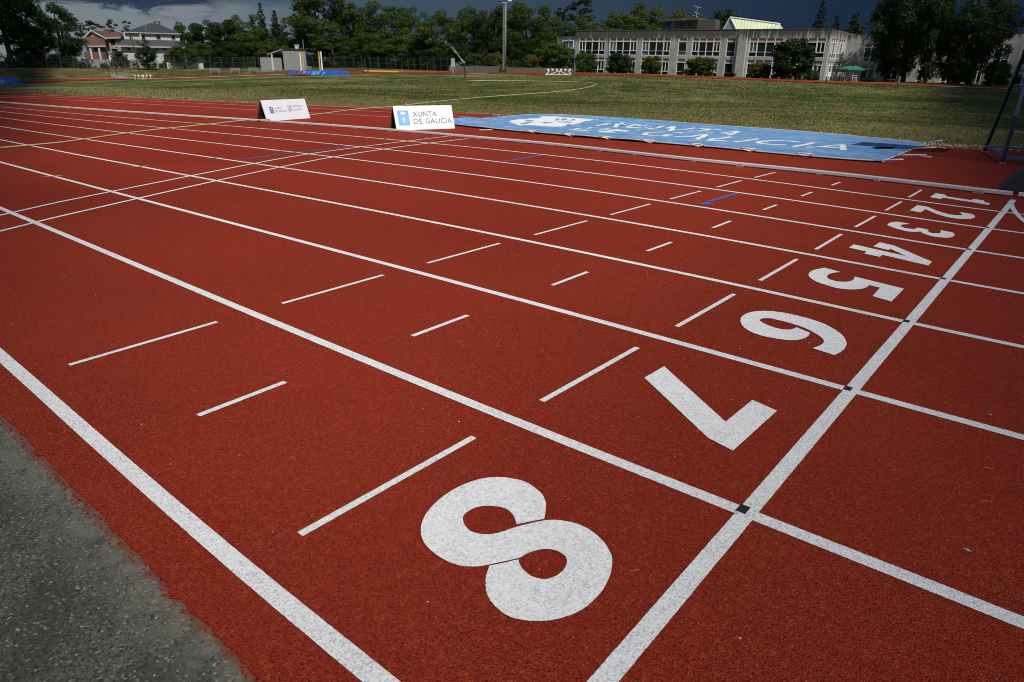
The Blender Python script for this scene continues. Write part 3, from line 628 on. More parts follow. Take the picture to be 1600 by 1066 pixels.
# ------------------------------------------------------------------ blue banner lying on the track
BB = [(712,197),(765,203.2),(880,213.5),(1000,223.3),(1100,231.6),(1200,241),(1300,250),(1378,255.3)]
BT = [(706,191.5),(745,187.6),(790,183.4),(855,180.2),(1000,188),(1100,196),(1200,203),(1300,211),(1448,226)]
def respl(pix, n):
    P = np.array([at(u, v)[:2] for u, v in pix]); P = np.array(smooth_path(P, 8)); c = np.concatenate([[0], np.cumsum(np.linalg.norm(np.diff(P, axis=0), axis=1))])
    # parametrise by photo column so that both edges match up along the world X axis
    s = np.linspace(0, c[-1], n); return np.stack([np.interp(s, c, P[:, 0]), np.interp(s, c, P[:, 1])], 1)
def build_banner():
    NU, NV = 700, 230
    lo, hi = respl(BB, NU), respl(BT, NU)
    V = np.linspace(0, 1, NV)
    G = lo[:, None, :]*(1-V[None, :, None])+hi[:, None, :]*V[None, :, None]
    X, Y = G[..., 0], G[..., 1]
    def h(x, y, u, v):
        w = Vector((x*.35, y*1.6, 0)); a = mnoise.noise(w)*.035+mnoise.noise(Vector((x*1.1, y*3.2, 3)))*.020+mnoise.noise(Vector((x*2.6, y*7, 5)))*.006+.017*max(0, 1-2.2*abs(mnoise.noise(Vector((x*.55+y*.25, y*1.3-x*.2, 7)))))**4+.009*max(0, 1-2.6*abs(mnoise.noise(Vector((x*1.3-y*.6, y*2.1+x*.3, 11)))))**4
        edge = min(u, 1-u, v, 1-v); a = .014+max(0, a+.018)*min(1, edge*14+.12)
        # fold ridge at the left end and lifted flap near the right end
        a += .13*math.exp(-((v-(.62-1.7*u))/.10)**2)*(1 if u < .24 else 0)*max(0, 1-u/.24)
        a += .03*math.exp(-((u-.955)/.03)**2)*math.exp(-((v-.42)/.18)**2)
        a += math.exp(-(v/.05)**2)*(.018+.045*max(0, mnoise.noise(Vector((x*.9, 1, 9)))))
        return (a if u < .5 else .014+(a-.014)*max(.38, 1-(u-.5)*2.5))+.014
    U = np.linspace(0, 1, NU)
    Z = np.array([[h(X[i, j], Y[i, j], U[i], V[j]) for j in range(NV)] for i in range(NU)])
    white = np.zeros((NU-1, NV-1), bool); hole = white.copy(); tint = white.copy()
    cx = (X[:-1, :-1]+X[1:, 1:])/2; cy = (Y[:-1, :-1]+Y[1:, 1:])/2
    def inside(poly):
        poly = np.array(poly); x, y = cx, cy; r = np.zeros(cx.shape, bool); n = len(poly); j = n-1
        for i in range(n):
            xi, yi = poly[i]; xj, yj = poly[j]
            with np.errstate(all='ignore'): r ^= ((yi > y) != (yj > y)) & (x < (xj-xi)*(y-yi)/(yj-yi+1e-12)+xi)
            j = i
        return r
    gp = lambda pix: [at(u, v)[:2] for u, v in pix]
    hp_ = gp([(1358,234.8),(1375,232.6),(1401,232.9),(1391,236.2),(1370,236.8)]); hole |= inside(hp_)
    # white coat of arms, crumpled by the folds
    white |= inside(gp([(792,195.4),(798,192.6),(807,190.5),(819,190.2),(827,188.6),(835,188),(846,186.3),(869,185.2),(885,186.2),(904,188.9),(926,189.4),(936,190),(924,191.4),(913,193),(903,196.7),(891,197),(881,199.8),(866,200.3),(846,199.6),(812,199.5),(801,197.9)]))
    for poly in ([(847,195.2),(862,193.6),(863,196),(850,197)], [(866,189.6),(872,188.2),(874,189.6),(868,191)], [(876,189.4),(884,188.4),(886,189.8),(878,191)], [(890,190.4),(898,189.4),(899,190.6),(891,191.6)], [(870,192.6),(893,193.2),(892,194.2),(872,193.8)], [(812,196),(830,194.6),(831,195.6),(815,197)], [(820,192.4),(833,191.4),(834,192.4),(822,193.4)]):
        white &= ~inside(gp(poly))
    def text_on(s, p0, p1, hgt):
        vs, fs = glyphs(s); a = at(*p0)[:2]; c = at(*p1)[:2]; e = c-a
        P = np.array([a+e*x+np.array([.0, hgt])*y for x, y in vs]); r = np.zeros(cx.shape, bool)
        for t in fs: 
            q = P[list(t)]; lo_, hi_ = q.min(0), q.max(0)
            sel = (cx >= lo_[0]) & (cx <= hi_[0]) & (cy >= lo_[1]) & (cy <= hi_[1])
            if not sel.any(): continue
            x, y = cx[sel], cy[sel]; d = []
            for i in range(3):
                x0, y0 = q[i]; x1, y1 = q[(i+1) % 3]; d.append((x1-x0)*(y-y0)-(y1-y0)*(x-x0))
            ok = ((d[0] >= 0) & (d[1] >= 0) & (d[2] >= 0)) | ((d[0] <= 0) & (d[1] <= 0) & (d[2] <= 0))
            rr = r[sel]; rr |= ok; r[sel] = rr
        return r
    white |= text_on("DE GALICIA", (884, 206), (1322, 239), 1.35)
    white |= text_on("XUNTA", (925, 199), (1140, 215), 1.5)
    white &= ~hole
    root = empty("banner", (lo[0][0], lo[0][1], .01), "long faded blue banner with white lettering spread on the ground at the track edge", "banner")
    # thin the grid for the plain cloth: every cell is kept, but letters get their own sheet just above
    vs = np.stack([X, Y, Z], -1).reshape(-1, 3); idx = np.arange(NU*NV).reshape(NU, NV)
    def mesh(mask, off, name, mat):
        q = np.stack([idx[:-1, :-1], idx[1:, :-1], idx[1:, 1:], idx[:-1, 1:]], -1)[mask]
        used, inv = np.unique(q, return_inverse=True); b = MB(); b.v = [tuple(p) for p in (vs[used]+[0, 0, off])]; b.f = [tuple(r) for r in inv.reshape(-1, 4)]; b.mi = [0]*len(b.f)
        return b.build(name, mat, root, smooth=True)
    mesh(~hole, 0, "cloth", "banner"); mesh(white, .004, "lettering", "bwhite")
    b = MB(); b.sheet([(p[0]+(p[0]-hp_[1][0])*.25, p[1]+(p[1]-hp_[1][1])*.1) for p in hp_], .0145); b.build("hole_shade", "panelb", root)  # black sheet standing in for the shade seen through the hole
    b = MB(); hp = [vs[idx[i, 0]]+np.array([0, 0, -.001]) for i in range(0, NU, 10)]
    b.tube(hp, .012, 6); b.tube([vs[idx[NU-1, j]] for j in range(0, NV, 10)], .012, 6); b.tube([vs[idx[i, NV-1]] for i in range(0, NU, 10)], .012, 6); b.build("hem", "hem", root)
    # rope loops through the eyelets
    def loop(p, d, L, wd, closed=True):
        p = np.array(p); d = np.array(d)/np.linalg.norm(d); s = np.array([-d[1], d[0], 0]); k = MB()
        if closed: pts = [p+d*(L/2-L/2*math.cos(a))+s*wd*math.sin(a)+np.array([0, 0, .018+.085*abs(math.sin(a/2))]) for a in np.linspace(0, 2*math.pi, 15)]
        else: pts = [p+d*L*t+s*wd*math.sin(t*5)*.2+np.array([0, 0, .016]) for t in np.linspace(0, 1, 6)]
        k.tube(pts, .0105, 6); k.build("rope_loop", "rope", root, smooth=True)
    for u, c in ((770,False),(836,True),(893,True),(951,True),(1017,True),(1092,True),(1172,True),(1258,True)):
        v = np.interp(u, [q[0] for q in BB], [q[1] for q in BB]); loop(at(u, v), (-.25 if not c else .15, -1, 0), .34 if c else .40, .14, c)
    for (u, v), L, c in (((1378,255.6),.34,True),((1398,246.8),.55,True),((1410,242.4),.55,False),((1424,236),.45,True),((1440,229),.5,False),((1449,226),.28,True)):
        loop(at(u, v), (1, -.35, 0), L, .09, c)
build_banner()

# ------------------------------------------------------------------ blue steel tower at the right edge
def build_tower():
    f1 = at(1566.6, 255.7); b1 = at(1537.5, 238); root = empty("judges_tower", f1, "dark blue steel ladder tower standing at the right edge", "ladder tower")
    w = np.array([1.55, 0, 0]); top = 4.2
    f2 = f1+w; b2 = b1+w+np.array([.3, 0, 0]); T = np.array([0, 0, top]); lean = np.array([.22, .25, 0])
    s = .055
    for p in (f1, f2):
        k = MB(); k.bar(p+np.array([0, 0, .008]), p+np.array([0, 0, .78]), s, s); k.bar(p+np.array([0, 0, .78]), p+T+lean*.2, s*.96, s*.96, 1); k.build("front_leg", ["navy", "steelblue"], root)
    for p, q in ((b1, f1), (b2, f2)):
        k = MB(); e = q+T*.92+lean*.6; k.bar(p+np.array([0, 0, .008]), e, s, s); k.build("rear_leg", "navy", root)
    for p, q, z in ((f1, f2, .11), (b1, b2, .11), (b1, f1, .12), (b2, f2, .12)):
        k = MB(); k.bar(p+np.array([0, 0, z]), q+np.array([0, 0, z]), .045, .045); k.build("base_bar", "steelblue", root)
    z = .52
    while z < top-.3:
        k = MB(); o = np.array([0, 0, z]); k.tube([f1+o+np.array([.01, 0, 0]), f2+o-np.array([.01, 0, 0])], .022, 8); k.build("rung", "galv", root, smooth=True); z += .60
    k = MB(); c = (f1+f2)/2+np.array([.05, .35, top]); k.box(c, (1.7, 1.0, .05)); k.build("platform", "galv", root)
    for p in (f1, b1):
        k = MB(); k.box(p+np.array([0, 0, .012]), (.09, .09, .012)); k.build("foot", "galv", root)
build_tower()

# ------------------------------------------------------------------ yellow hose and sprinkler
HP = [(-60,240),(0,233.5),(50,229),(100,224),(225,206.5),(330,195.5),(395,188.6)]
HQ = [(425,187.0),(490,180.5),(560,171.6),(612,167.6),(700,157.6),(780,150.6),(870,144),(910,138.8),(930,133.4),(932,131.4),(920,129.6),(880,128),(820,127),(760,126.6),(736,126.6),(728,125.6)]
pts = [at_ground(u, v)+np.array([0, 0, .026]) for u, v in HP]
k0 = at(412, 187.4, .09); pts += [at(404, 188.3, .05), np.array([*k0[:2], .098]), at(421, 187.2, .06)]
pts += [at_ground(u, v)+np.array([0, 0, .026]) for u, v in HQ]
pp = smooth_path(pts, 6); b = MB(); b.tube(pp, [.014+.0003*max(0, np.linalg.norm(p-CAM)-18) for p in pp], 6)
tag(b.build("water_hose", "hose", smooth=True), "yellow hose lying over the track and kerb and curving across the grass", "hose")
sp = at_ground(727, 122.5); hs = 1/1210*np.hypot(*(sp-CAM)[:2])
root = empty("lawn_sprinkler", sp, "dark upright sprinkler pipe throwing water in the middle of the grass", "sprinkler")
top = at_r(724.6, 97.5, np.hypot(*(sp-CAM)[:2]))
b = MB(); b.tube([sp, top], .07, 8); b.tube([sp+np.array([-.5, 0, .02]), sp, sp+np.array([.3, .4, .02])], .05, 6); b.build("riser_pipe", "dark", root)
b = MB(); b.box(top, (.25, .25, .22)); b.tube([top, at_r(720, 93, np.hypot(*(sp-CAM)[:2]))], .06, 8); b.build("nozzle", "galv", root)
def jet(pix, r0, r1, name, label, n, spread):
    rr = np.hypot(*(sp-CAM)[:2]); P = [at_r(u, v, rr) for u, v in pix]; P = smooth_path(P, 8); b = MB()
    for i in range(n):
        t = random.random(); p = P[min(int(t*len(P)), len(P)-1)]; s = spread*(.08+t)
        c = p+np.array([random.gauss(0, s), random.gauss(0, s), random.gauss(0, s)*.8])
        d = random.uniform(.015, .04); q = np.array([[1, 0, -.33], [-.5, .87, -.33], [-.5, -.87, -.33], [0, 0, 1]])*d*np.array([1, 1, 1.8]); b.add(c+q, [(0, 2, 1), (0, 1, 3), (1, 2, 3), (2, 0, 3)])
    return b
b = jet([(724,96),(718,89),(712,81),(706,74)], 0, 0, "", "", 170, .10)
b2 = jet([(704,72),(696,66),(688,62),(679,60),(670,61)], 0, 0, "", "", 90, .55); b.add(b2.v, b2.f)
b2 = jet([(724,97),(716,100),(709,106),(704,113)], 0, 0, "", "", 160, .4); b.add(b2.v, b2.f)
tag(b.build("water_spray", "spray"), "fine white water drops arching left from the sprinkler head", "water", None, "stuff")

# ------------------------------------------------------------------ local frames for far objects
class Fr:
    """upright local frame facing the camera at a photo column, horizontal range r, standing on the terrain"""
    def __init__(s, u, v, r, z=None, turn=0.0):
        p = at_r(u, v, r); s.o = np.array([p[0], p[1], tz(p) if z is None else z]); d = p-CAM; d[2] = 0; d /= np.linalg.norm(d)
        c, q = math.cos(turn), math.sin(turn); d = np.array([c*d[0]-q*d[1], q*d[0]+c*d[1], 0])
        s.y = d; s.x = np.array([d[1], -d[0], 0]); s.r = r
    def pt(s, x, y, z): return s.o+s.x*x+s.y*y+np.array([0, 0, z])
    def px(s, u, v, y=0.0):                   # local x, z where a photo ray meets the plane local y = const
        d = ray(u, v); t = np.dot(s.o+s.y*y-CAM, s.y)/np.dot(d, s.y); q = CAM+d*t-s.o; return np.dot(q, s.x), q[2]
    def box(s, b, x0, x1, y0, y1, z0, z1, mi=0):
        return b.hexa([s.pt(x0, y0, z0), s.pt(x1, y0, z0), s.pt(x1, y1, z0), s.pt(x0, y1, z0), s.pt(x0, y0, z1), s.pt(x1, y0, z1), s.pt(x1, y1, z1), s.pt(x0, y1, z1)], mi)
    def bar(s, b, p, q, w, mi=0): return b.bar(s.pt(*p), s.pt(*q), w, w, mi)
def rng_of(u, v): p = at_ground(u, v); return float(np.hypot(*(p-CAM)[:2]))

# ------------------------------------------------------------------ school building
Y1 = 100.0
def sY(u, v, Y=Y1): q = at_Y(u, v, Y); return q[0], q[2]
class Facade:
    """wall plane along world X at Y; base and top heights taken at two ends (the site slopes gently)"""
    def __init__(s, Y, xa, za0, za1, xb, zb0, zb1): s.Y = Y; s.a = (xa, za0, za1); s.b = (xb, zb0, zb1)
    def z(s, x, t):
        k = (x-s.a[0])/(s.b[0]-s.a[0]); z0 = s.a[1]+(s.b[1]-s.a[1])*k; z1 = s.a[2]+(s.b[2]-s.a[2])*k; return z0+(z1-z0)*t
    def P(s, x, t, d=0): return (x, s.Y+d, s.z(x, t))
    def box(s, b, x0, x1, t0, t1, d0, d1, mi=0):
        return b.hexa([s.P(x0, t0, d0), s.P(x1, t0, d0), s.P(x1, t0, d1), s.P(x0, t0, d1), s.P(x0, t1, d0), s.P(x1, t1, d0), s.P(x1, t1, d1), s.P(x0, t1, d1)], mi)
def window(root, box, x0, x1, t0, t1, H, n, blind=0.3, casement=True, d=.10):
    """white framed window of n panes: brown panel on top, tall panes, dark spandrel below; box(b,x0,x1,t0,t1,d0,d1,mi)"""
    f = MB(); w = .11; th = w/H; hh = t1-t0; tp = t1-hh*.20; ts = t0+hh*.27
    xs = np.linspace(x0, x1, n+1)
    for i, x in enumerate(xs): 
        a = min(max(x-w/2, x0), x1-w); box(f, a, a+w, t0, t1, d-.085, d+.04)
    for i in range(n):
        a, c = xs[i]+w/2, xs[i+1]-w/2
        if i == 0: a = xs[i]+w
        if i == n-1: c = xs[i+1]-w
        box(f, a, c, t1-th*.35, t1, d-.06, d+.03); box(f, a, c, tp-th*.45, tp+th*.45, d-.10, d+.03); box(f, a, c, t0, t0+th*.8, d-.08, d+.03)
        if casement and i in (0, n-1) and n > 2:
            box(f, a, c, ts-th*.5, ts+th*.5, d-.08, d+.03); mxx = (a+c)/2; box(f, mxx-.05, mxx+.05, ts+th*.5, tp-th*.45, d-.075, d+.03)
            for e in (a, c-.06): box(f, e, e+.06, ts+th*.5, tp-th*.45, d-.078, d+.03)
        else: box(f, a, c, ts-th*.22, ts+th*.22, d-.08, d+.03)
    wo = f.build("window", "frame", root)
    g = MB(); br = MB()
    for i in range(n):
        a, c = xs[i]+.02, xs[i+1]-.02
        box(br, a, c, tp, t1-.002, d-.01, d+.02)
        bl = random.random() < blind
        if bl: 
            k = tp-(tp-ts)*random.choice([.25, .35, 1., 1.]); box(g, a, c, k, tp, d, d+.02, 1)
            if k > ts+.001: box(g, a, c, ts, k, d, d+.02, 0)
            box(g, a, c, t0, ts, d, d+.02, 1 if random.random() < .3 else 0)
        else: box(g, a, c, t0, tp, d, d+.02, 0)
    g.build("pane", ["glassd", "glasst"], wo); br.build("transom_panel", "brown", wo)
    return wo
def build_school():
    xa, zt = sY(899.5, 47.5); _, zb = sY(903, 115.5); xb, zt2 = sY(1300.5, 44.5); _, zb2 = sY(1293.5, 128.5)
    Fa = Facade(Y1, xa, zb-.5, zt, xb, zb2-.5, zt2); H = (zt-zb+zt2-zb2)/2+.5
    def tt(t): return (t*(H-.5)+.5)/H
    root = empty("school_building", (xa, Y1, zb), "long two storey concrete school with rows of white framed windows and stained parapet", "school building")
    U0, U1, L0, L1 = tt(.452), tt(.822), tt(.015), tt(.395)
    groups = [((904.5,946),4),((952,995.5),4),((1003,1048),4),((1059.5,1073.5),1),((1081,1126),4),((1135,1149.5),1),((1170,1224),4),((1233,1290.5),4)]
    X = [(sY(a, 71)[0], sY(c, 71)[0], n) for (a, c), n in groups]
    wall = MB()
    Fa.box(wall, xa, xb, U1, 1, 0, .5); Fa.box(wall, xa, xb, L1, U0, 0, .5); Fa.box(wall, xa, xb, 0, L0, 0, .5)
    edges = [xa]+[e for g in X for e in g[:2]]+[xb]
    for i in range(0, len(edges), 2):
        for t0, t1 in ((L0, L1), (U0, U1)): Fa.box(wall, edges[i], edges[i+1], t0, t1, .003, .5)
    # back of the rooms, side wall and roof slab
    Fa.box(wall, xa, xb, 0, .985, .52, .6)
    sx0, sx1 = sY(1155, 71)[0], sY(1167.5, 71)[0]; Fa.box(wall, sx0, sx1, 0, .992, -.55, -.002)
    Fa.box(wall, xa-.02, xb+.02, .985, 1.0, -.04, -.003)
    # receding side wall at the right end, then the set back wing behind the trees
    Y2 = 107.6
    xc = at_Y(1336, 90, Y2)[0]
    xs = xb
    Fs_z = lambda t, k: Fa.z(xb, t)+(0)*k
    def sbox(b, y0, y1, t0, t1, d0, d1, mi=0):   # boxes on the side wall: along Y, outward +X
        z0, z1 = Fa.z(xb, t0), Fa.z(xb, t1)
        x0, x1 = xb-d1, xb-d0
        b.hexa([(x0, Y1+y0, z0), (x1, Y1+y0, z0), (x1, Y1+y1, z0), (x0, Y1+y1, z0), (x0, Y1+y0, z1), (x1, Y1+y0, z1), (x1, Y1+y1, z1), (x0, Y1+y1, z1)], mi)
    D = Y2-Y1
    for t0, t1 in ((U1, .985), (L1, U0), (0, L0)): sbox(wall, .52, D, t0, t1, 0, .5)
    sw = [(.7, 3.5), (4.0, 6.9)]
    ed = [.52]+[e for g in sw for e in g]+[D]
    for i in range(0, len(ed), 2):
        for t0, t1 in ((L0, L1), (U0, U1)): sbox(wall, ed[i], ed[i+1], t0, t1, .003, .5)
    wall.hexa([(xa, Y1+.6, Fa.z(xa, .93)), (xb-.5, Y1+.6, Fa.z(xb, .93)), (xb-.5, Y1+16, Fa.z(xb, .93)), (xa, Y1+16, Fa.z(xa, .93)), (xa, Y1+.6, Fa.z(xa, .985)), (xb-.5, Y1+.6, Fa.z(xb, .985)), (xb-.5, Y1+16, Fa.z(xb, .985)), (xa, Y1+16, Fa.z(xa, .985))])
    Fa.box(wall, xa, xa+.4, 0, .985, .6, 16)
    # wing
    xd, zt3 = sY(1345, 54.5, Y2); xe, zt4 = sY(1600, 53, Y2); _, zb3 = sY(1340, 131, Y2); _, zb4 = sY(1590, 142, Y2)
    xe2 = xe+14
    Fw = Facade(Y2, xd, zb3-.5, zt3, xe, zb4-.5, zt4)
    xd = xb
    wg = [((1349,1372),2),((1389,1409),2),((1440,1458),2),((1478,1496),2),((1527,1542),2),((1552,1579),2),((1594,1622),2)]
    XW = [(sY(a, 85, Y2)[0], sY(c, 85, Y2)[0], n) for (a, c), n in wg]
    Fw.box(wall, xd, xe2, U1, 1, 0, .5); Fw.box(wall, xd, xe2, L1, U0, 0, .5); Fw.box(wall, xd, xe2, 0, L0, 0, .5); Fw.box(wall, xd, xe2, 0, .98, .52, .6)
    ed = [xd]+[e for g in XW for e in g[:2]]+[xe2]
    for i in range(0, len(ed), 2):
        for t0, t1 in ((L0, L1), (U0, U1)): Fw.box(wall, ed[i], ed[i+1], t0, t1, .003, .5)
    # lower block at the left end
    xl0, zl = sY(871, 57.5, Y1+3); xl1, _ = sY(898, 57.5, Y1+3); zlb = Fa.z(xa, 0)
    wall.box(((xl0+xa-.02)/2, Y1+6, (zl+zlb)/2), (xa-.02-xl0, 6, zl-zlb)); wall.box(((xl0+xa)/2-.3, Y1+3-.25, zl-1.9*1.0), (xa-xl0-1.2, .5, .35))
    wall.build("wall", "conc", root)
    for (x0, x1, n) in X:
        window(root, Fa.box, x0, x1, U0, U1, H, n, .32 if n > 1 else .8); window(root, Fa.box, x0, x1, L0, L1, H, n, .35)
    for (y0, y1) in sw:
        window(root, sbox, y0, y1, U0, U1, H, 3, .7); window(root, sbox, y0, y1, L0, L1, H, 3, .7)
    for (x0, x1, n) in XW:
        window(root, Fw.box, x0, x1, U0, U1, H, n, .4); window(root, Fw.box, x0, x1, L0, L1, H, n, .5)
    for (u0, u1, v0, v1) in ((879.5,888,64,77),(888.5,895.5,64,77),(890,897,91,105)):
        a, z1 = sY(u0, v0, Y1+2.9); c, z0 = sY(u1, v1, Y1+2.9); f = MB(); g = MB(); Y = Y1+2.9
        for q in ((a, .12), (c, .12)): f.box((q[0], Y, (z0+z1)/2), (.14, .1, z1-z0+.3))
        for z in (z0, z1): f.box(((a+c)/2, Y, z), (c-a-.15, .09, .14))
        w = f.build("window", "frame", root); g.box(((a+c)/2, Y+.06, (z0+z1)/2), (c-a, .03, z1-z0)); g.build("pane", "glasst", w)
    # roof hut with slit openings, antenna and pale gabled skylight
    def rbox(u0, u1, v0, v1, Yr, depth, mat, name):
        a, z1 = sY(u0, v0, Yr); c, z0 = sY(u1, v1, Yr); z0 = min(z0, Fa.z(0, 0)+0) if False else z0-1.2
        b = MB(); b.box(((a+c)/2, Yr+depth/2, (z0+z1)/2), (c-a, depth, z1-z0)); return b, a, c, z0, z1
    b, a, c, z0, z1 = rbox(1035, 1090, 34, 45, Y1+5, 5, "conc", "roof_hut")
    b.box(((a+c)/2-.1, Y1+7.4, z1+.16), (c-a+.5, 5.6, .32)); b2, a2, c2, z02, z12 = rbox(1090, 1117, 31.5, 45, Y1+4.4, 1.6, "conc", "x"); b.add(b2.v, b2.f)
    hut = b.build("roof_hut", "conc", root)
    for u in (1044, 1066, 1078): k = MB(); x, z = sY(u, 38.5, Y1+5); k.box((x, Y1+4.97, z), (.55, .08, .45)); k.build("opening", "winblack", hut)
    k = MB(); x, zt_ = sY(1089.5, 11, Y1+8); k.tube([(x, Y1+8, zt_-4.4), (x, Y1+8, zt_)], .05, 6)
    for dz, w in ((0, 1.3), (-.9, .9), (-1.4, 1.1)): k.tube([(x-w/2, Y1+8, zt_+dz+.25), (x+w/2, Y1+8.1, zt_+dz-.2)], .04, 6)
    for i in range(5): q = -.5+i*.25; k.tube([(x+q, Y1+7.8, zt_-q*.35), (x+q, Y1+8.4, zt_-q*.35)], .025, 5)
    k.build("aerial", "galv", root)
    Yg = Y1+4; gx0, gz0 = sY(1127, 45, Yg); gx1, _ = sY(1155, 45, Yg); ax, az_ = sY(1141.5, 27.2, Yg)
    Yg2 = Yg+0.0; rx, rz = sY(1213, 45.5, Yg); tx, tzv = sY(1210, 38, Yg+1.5)
    k = MB(); z_ = gz0-.8
    # gable faces left-front; the ridge runs right and away
    rid1 = np.array([ax, Yg+1.5, az_]); e0 = np.array([gx0, Yg, z_]); e1 = np.array([gx1, Yg, z_]); rid2 = np.array([tx, Yg+3.6, tzv+.15]); e3 = np.array([rx+.1, Yg, z_]); e4 = np.array([tx, Yg+8, z_]); e5 = np.array([gx0, Yg+8, z_])
    rid1[1] = Yg; rid1[2] = az_
    k.add([e1, e3, rid2, rid1, e0, e5, e4], [(0, 1, 2, 3), (4, 3, 5), (3, 2, 6, 5), (1, 6, 2)]); sk = k.build("skylight_roof", "skyl", root)
    k = MB(); k.add([e0+[0, -.01, 0], e1+[0, -.01, 0], rid1+[0, -.01, 0]], [(0, 1, 2)]); k.build("gable", "skyg", sk)
    k = MB()
    for p, q in ((e0, rid1), (e1, rid1), (rid1, rid2), (rid2, e3)): k.bar(p+np.array([0, -.06, .05]), q+np.array([0, -.06, .05]), .16, .12)
    for i in range(1, 14):
        f = i/14; k.bar(e1+(e3-e1)*f+np.array([0, -.01, .01]), rid1+(rid2-rid1)*f+np.array([0, -.01, .015]), .025, .03, 1)
    k.build("flashing", ["wht", "skyl"], sk)
    return Fa
FA = build_school()

# ------------------------------------------------------------------ houses on the left
def house_window(root, F_, u0, u1, v0, v1, y, mat="winblack", fw=.08, frame="eave"):
    x0, z1 = F_.px(u0, v0, y); x1, z0 = F_.px(u1, v1, y); f = MB()
    for a, c, e, g in ((x0-fw, x0, z0-fw, z1+fw), (x1, x1+fw, z0-fw, z1+fw), (x0, x1, z0-fw, z0), (x0, x1, z1, z1+fw)): F_.box(f, a, c, y-.07, y-.005, e, g)
    w = f.build("window", frame, root); g = MB(); F_.box(g, x0, x1, y-.04, y-.006, z0, z1); g.build("pane", mat, w); return w
def build_white_house():
    F_ = Fr(240, 92, 172); root = empty("white_house", F_.o, "white two storey house with dark slate hipped roof and skirt roof", "house")
    q = lambda u, v, y=0: F_.px(u, v, y)
    gx0, _ = q(190, 80); gx1, _ = q(283, 80); _, gz1 = q(240, 70); ux0, _ = q(194, 60); ux1, _ = q(281, 60); _, uz1 = q(240, 52)
    b = MB(); F_.box(b, gx0, gx1, 0, 9, -4, gz1); F_.box(b, ux0, ux1, .6, 8.4, gz1, uz1); b.build("wall", "plaster", root)
    def hip(name, x0, x1, y0, y1, z0, z1, rx0, rx1, ry, par, mat="slate", th=.28):
        k = MB(); k.add([F_.pt(x0, y0, z0), F_.pt(x1, y0, z0), F_.pt(x1, y1, z0), F_.pt(x0, y1, z0), F_.pt(rx0, ry, z1), F_.pt(rx1, ry, z1)], [(0, 1, 5, 4), (1, 2, 5), (2, 3, 4, 5), (3, 0, 4), (3, 2, 1, 0)])
        o = k.build(name, mat, par); k = MB(); 
        for a, c in (((x0, y0), (x1, y0)), ((x1, y0), (x1, y1)), ((x1, y1), (x0, y1)), ((x0, y1), (x0, y0))): k.bar(F_.pt(*a, z0-.10), F_.pt(*c, z0-.10), .12, th*.7)
        k.build("eave", "eave", o); return o
    rx0, rz0 = q(195, 52, -.5); rx1, _ = q(282.5, 52.5, -.5); _, rz1 = q(240, 36.5, 4); ra, _ = q(228, 40, 4); rb_, _ = q(246, 40, 4)
    rf = hip("roof", rx0, rx1, .15, 9.0, uz1+.1, rz1, ra+.8, rb_, 4.4, root)
    # skirt roof between the storeys: sloping front, left and right strips
    sx0, sz0 = q(178, 70.5, -2); sx1, _ = q(291, 69, -2); _, sz1 = q(240, 62.5, .5)
    k = MB(); k.add([F_.pt(sx0, -.75, sz0), F_.pt(sx1, -.75, sz0), F_.pt(ux1, .55, sz1), F_.pt(ux0, .55, sz1), F_.pt(sx0, 10.5, sz0), F_.pt(sx1, 10.5, sz0), F_.pt(ux0, 8.5, sz1), F_.pt(ux1, 8.5, sz1)], [(0, 1, 2, 3), (1, 5, 7, 2), (4, 0, 3, 6), (5, 4, 6, 7), (4, 5, 1, 0)])
    sk = k.build("skirt_roof", "slate", root); k = MB(); k.bar(F_.pt(sx0, -.75, sz0-.15), F_.pt(sx1, -.75, sz0-.15), .14, .3); k.bar(F_.pt(sx0, -.6, sz0-.15), F_.pt(sx0, 9, sz0-.15), .14, .3); k.bar(F_.pt(sx1, -.6, sz0-.15), F_.pt(sx1, 9, sz0-.15), .14, .3); k.build("eave", "eave", sk)
    for w in ((202,205.5,55.5,62),(221,227,55,61.5),(244,251,55.5,61.5),(267.5,274,56,61.5)): house_window(root, F_, *w, .58)
    for w in ((199,204,73,79),(243.5,247,72.5,78.5),(253.5,260,72.5,78.5),(268,271,72,79),(273.5,277,72,79)): house_window(root, F_, *w, -.02)
    x, _ = q(219.5, 57, -.2); x2, _ = q(236, 57, -.2)
    k = MB(); F_.box(k, x-.15, x+.15, .22, .48, gz1, uz1); k.build("porch_pillar", "plaster", root)
    cx_, cz = q(245, 34, 5); k = MB(); F_.box(k, cx_-.6, cx_+.6, 4.6, 5.6, cz-2.5, cz-.4); F_.box(k, cx_-.75, cx_+.75, 4.5, 5.7, cz-.1, cz+.08)
    for dx in (-.5, .5): F_.box(k, cx_+dx-.1, cx_+dx+.1, 4.7, 5.5, cz-.4, cz-.1)
    k.build("chimney", "chimney", rf)
    k = MB(); x, z = q(227.5, 43, -.2); k.tube([F_.pt(x, 1.5, uz1+.4), F_.pt(x+.1, 1.5, rz1+.3)], .06, 6); k.build("flue", "galv", rf)
    # small dark gabled porch at the right
    x0, z0 = q(255, 86, -2.4); x1, _ = q(287, 86, -2.4); _, z1 = q(267, 80, -2.4); xm, _ = q(266, 80, -2.4)
    k = MB(); k.add([F_.pt(x0, -2.4, z0), F_.pt(xm, -2.4, z1), F_.pt(x1, -2.4, z0+.3), F_.pt(x0, 1, z0), F_.pt(xm, 1, z1), F_.pt(x1, 1, z0+.3)], [(0, 3, 4, 1), (1, 4, 5, 2), (0, 1, 2), (0, 2, 5, 3)]); k.build("porch_roof", "slate", root)
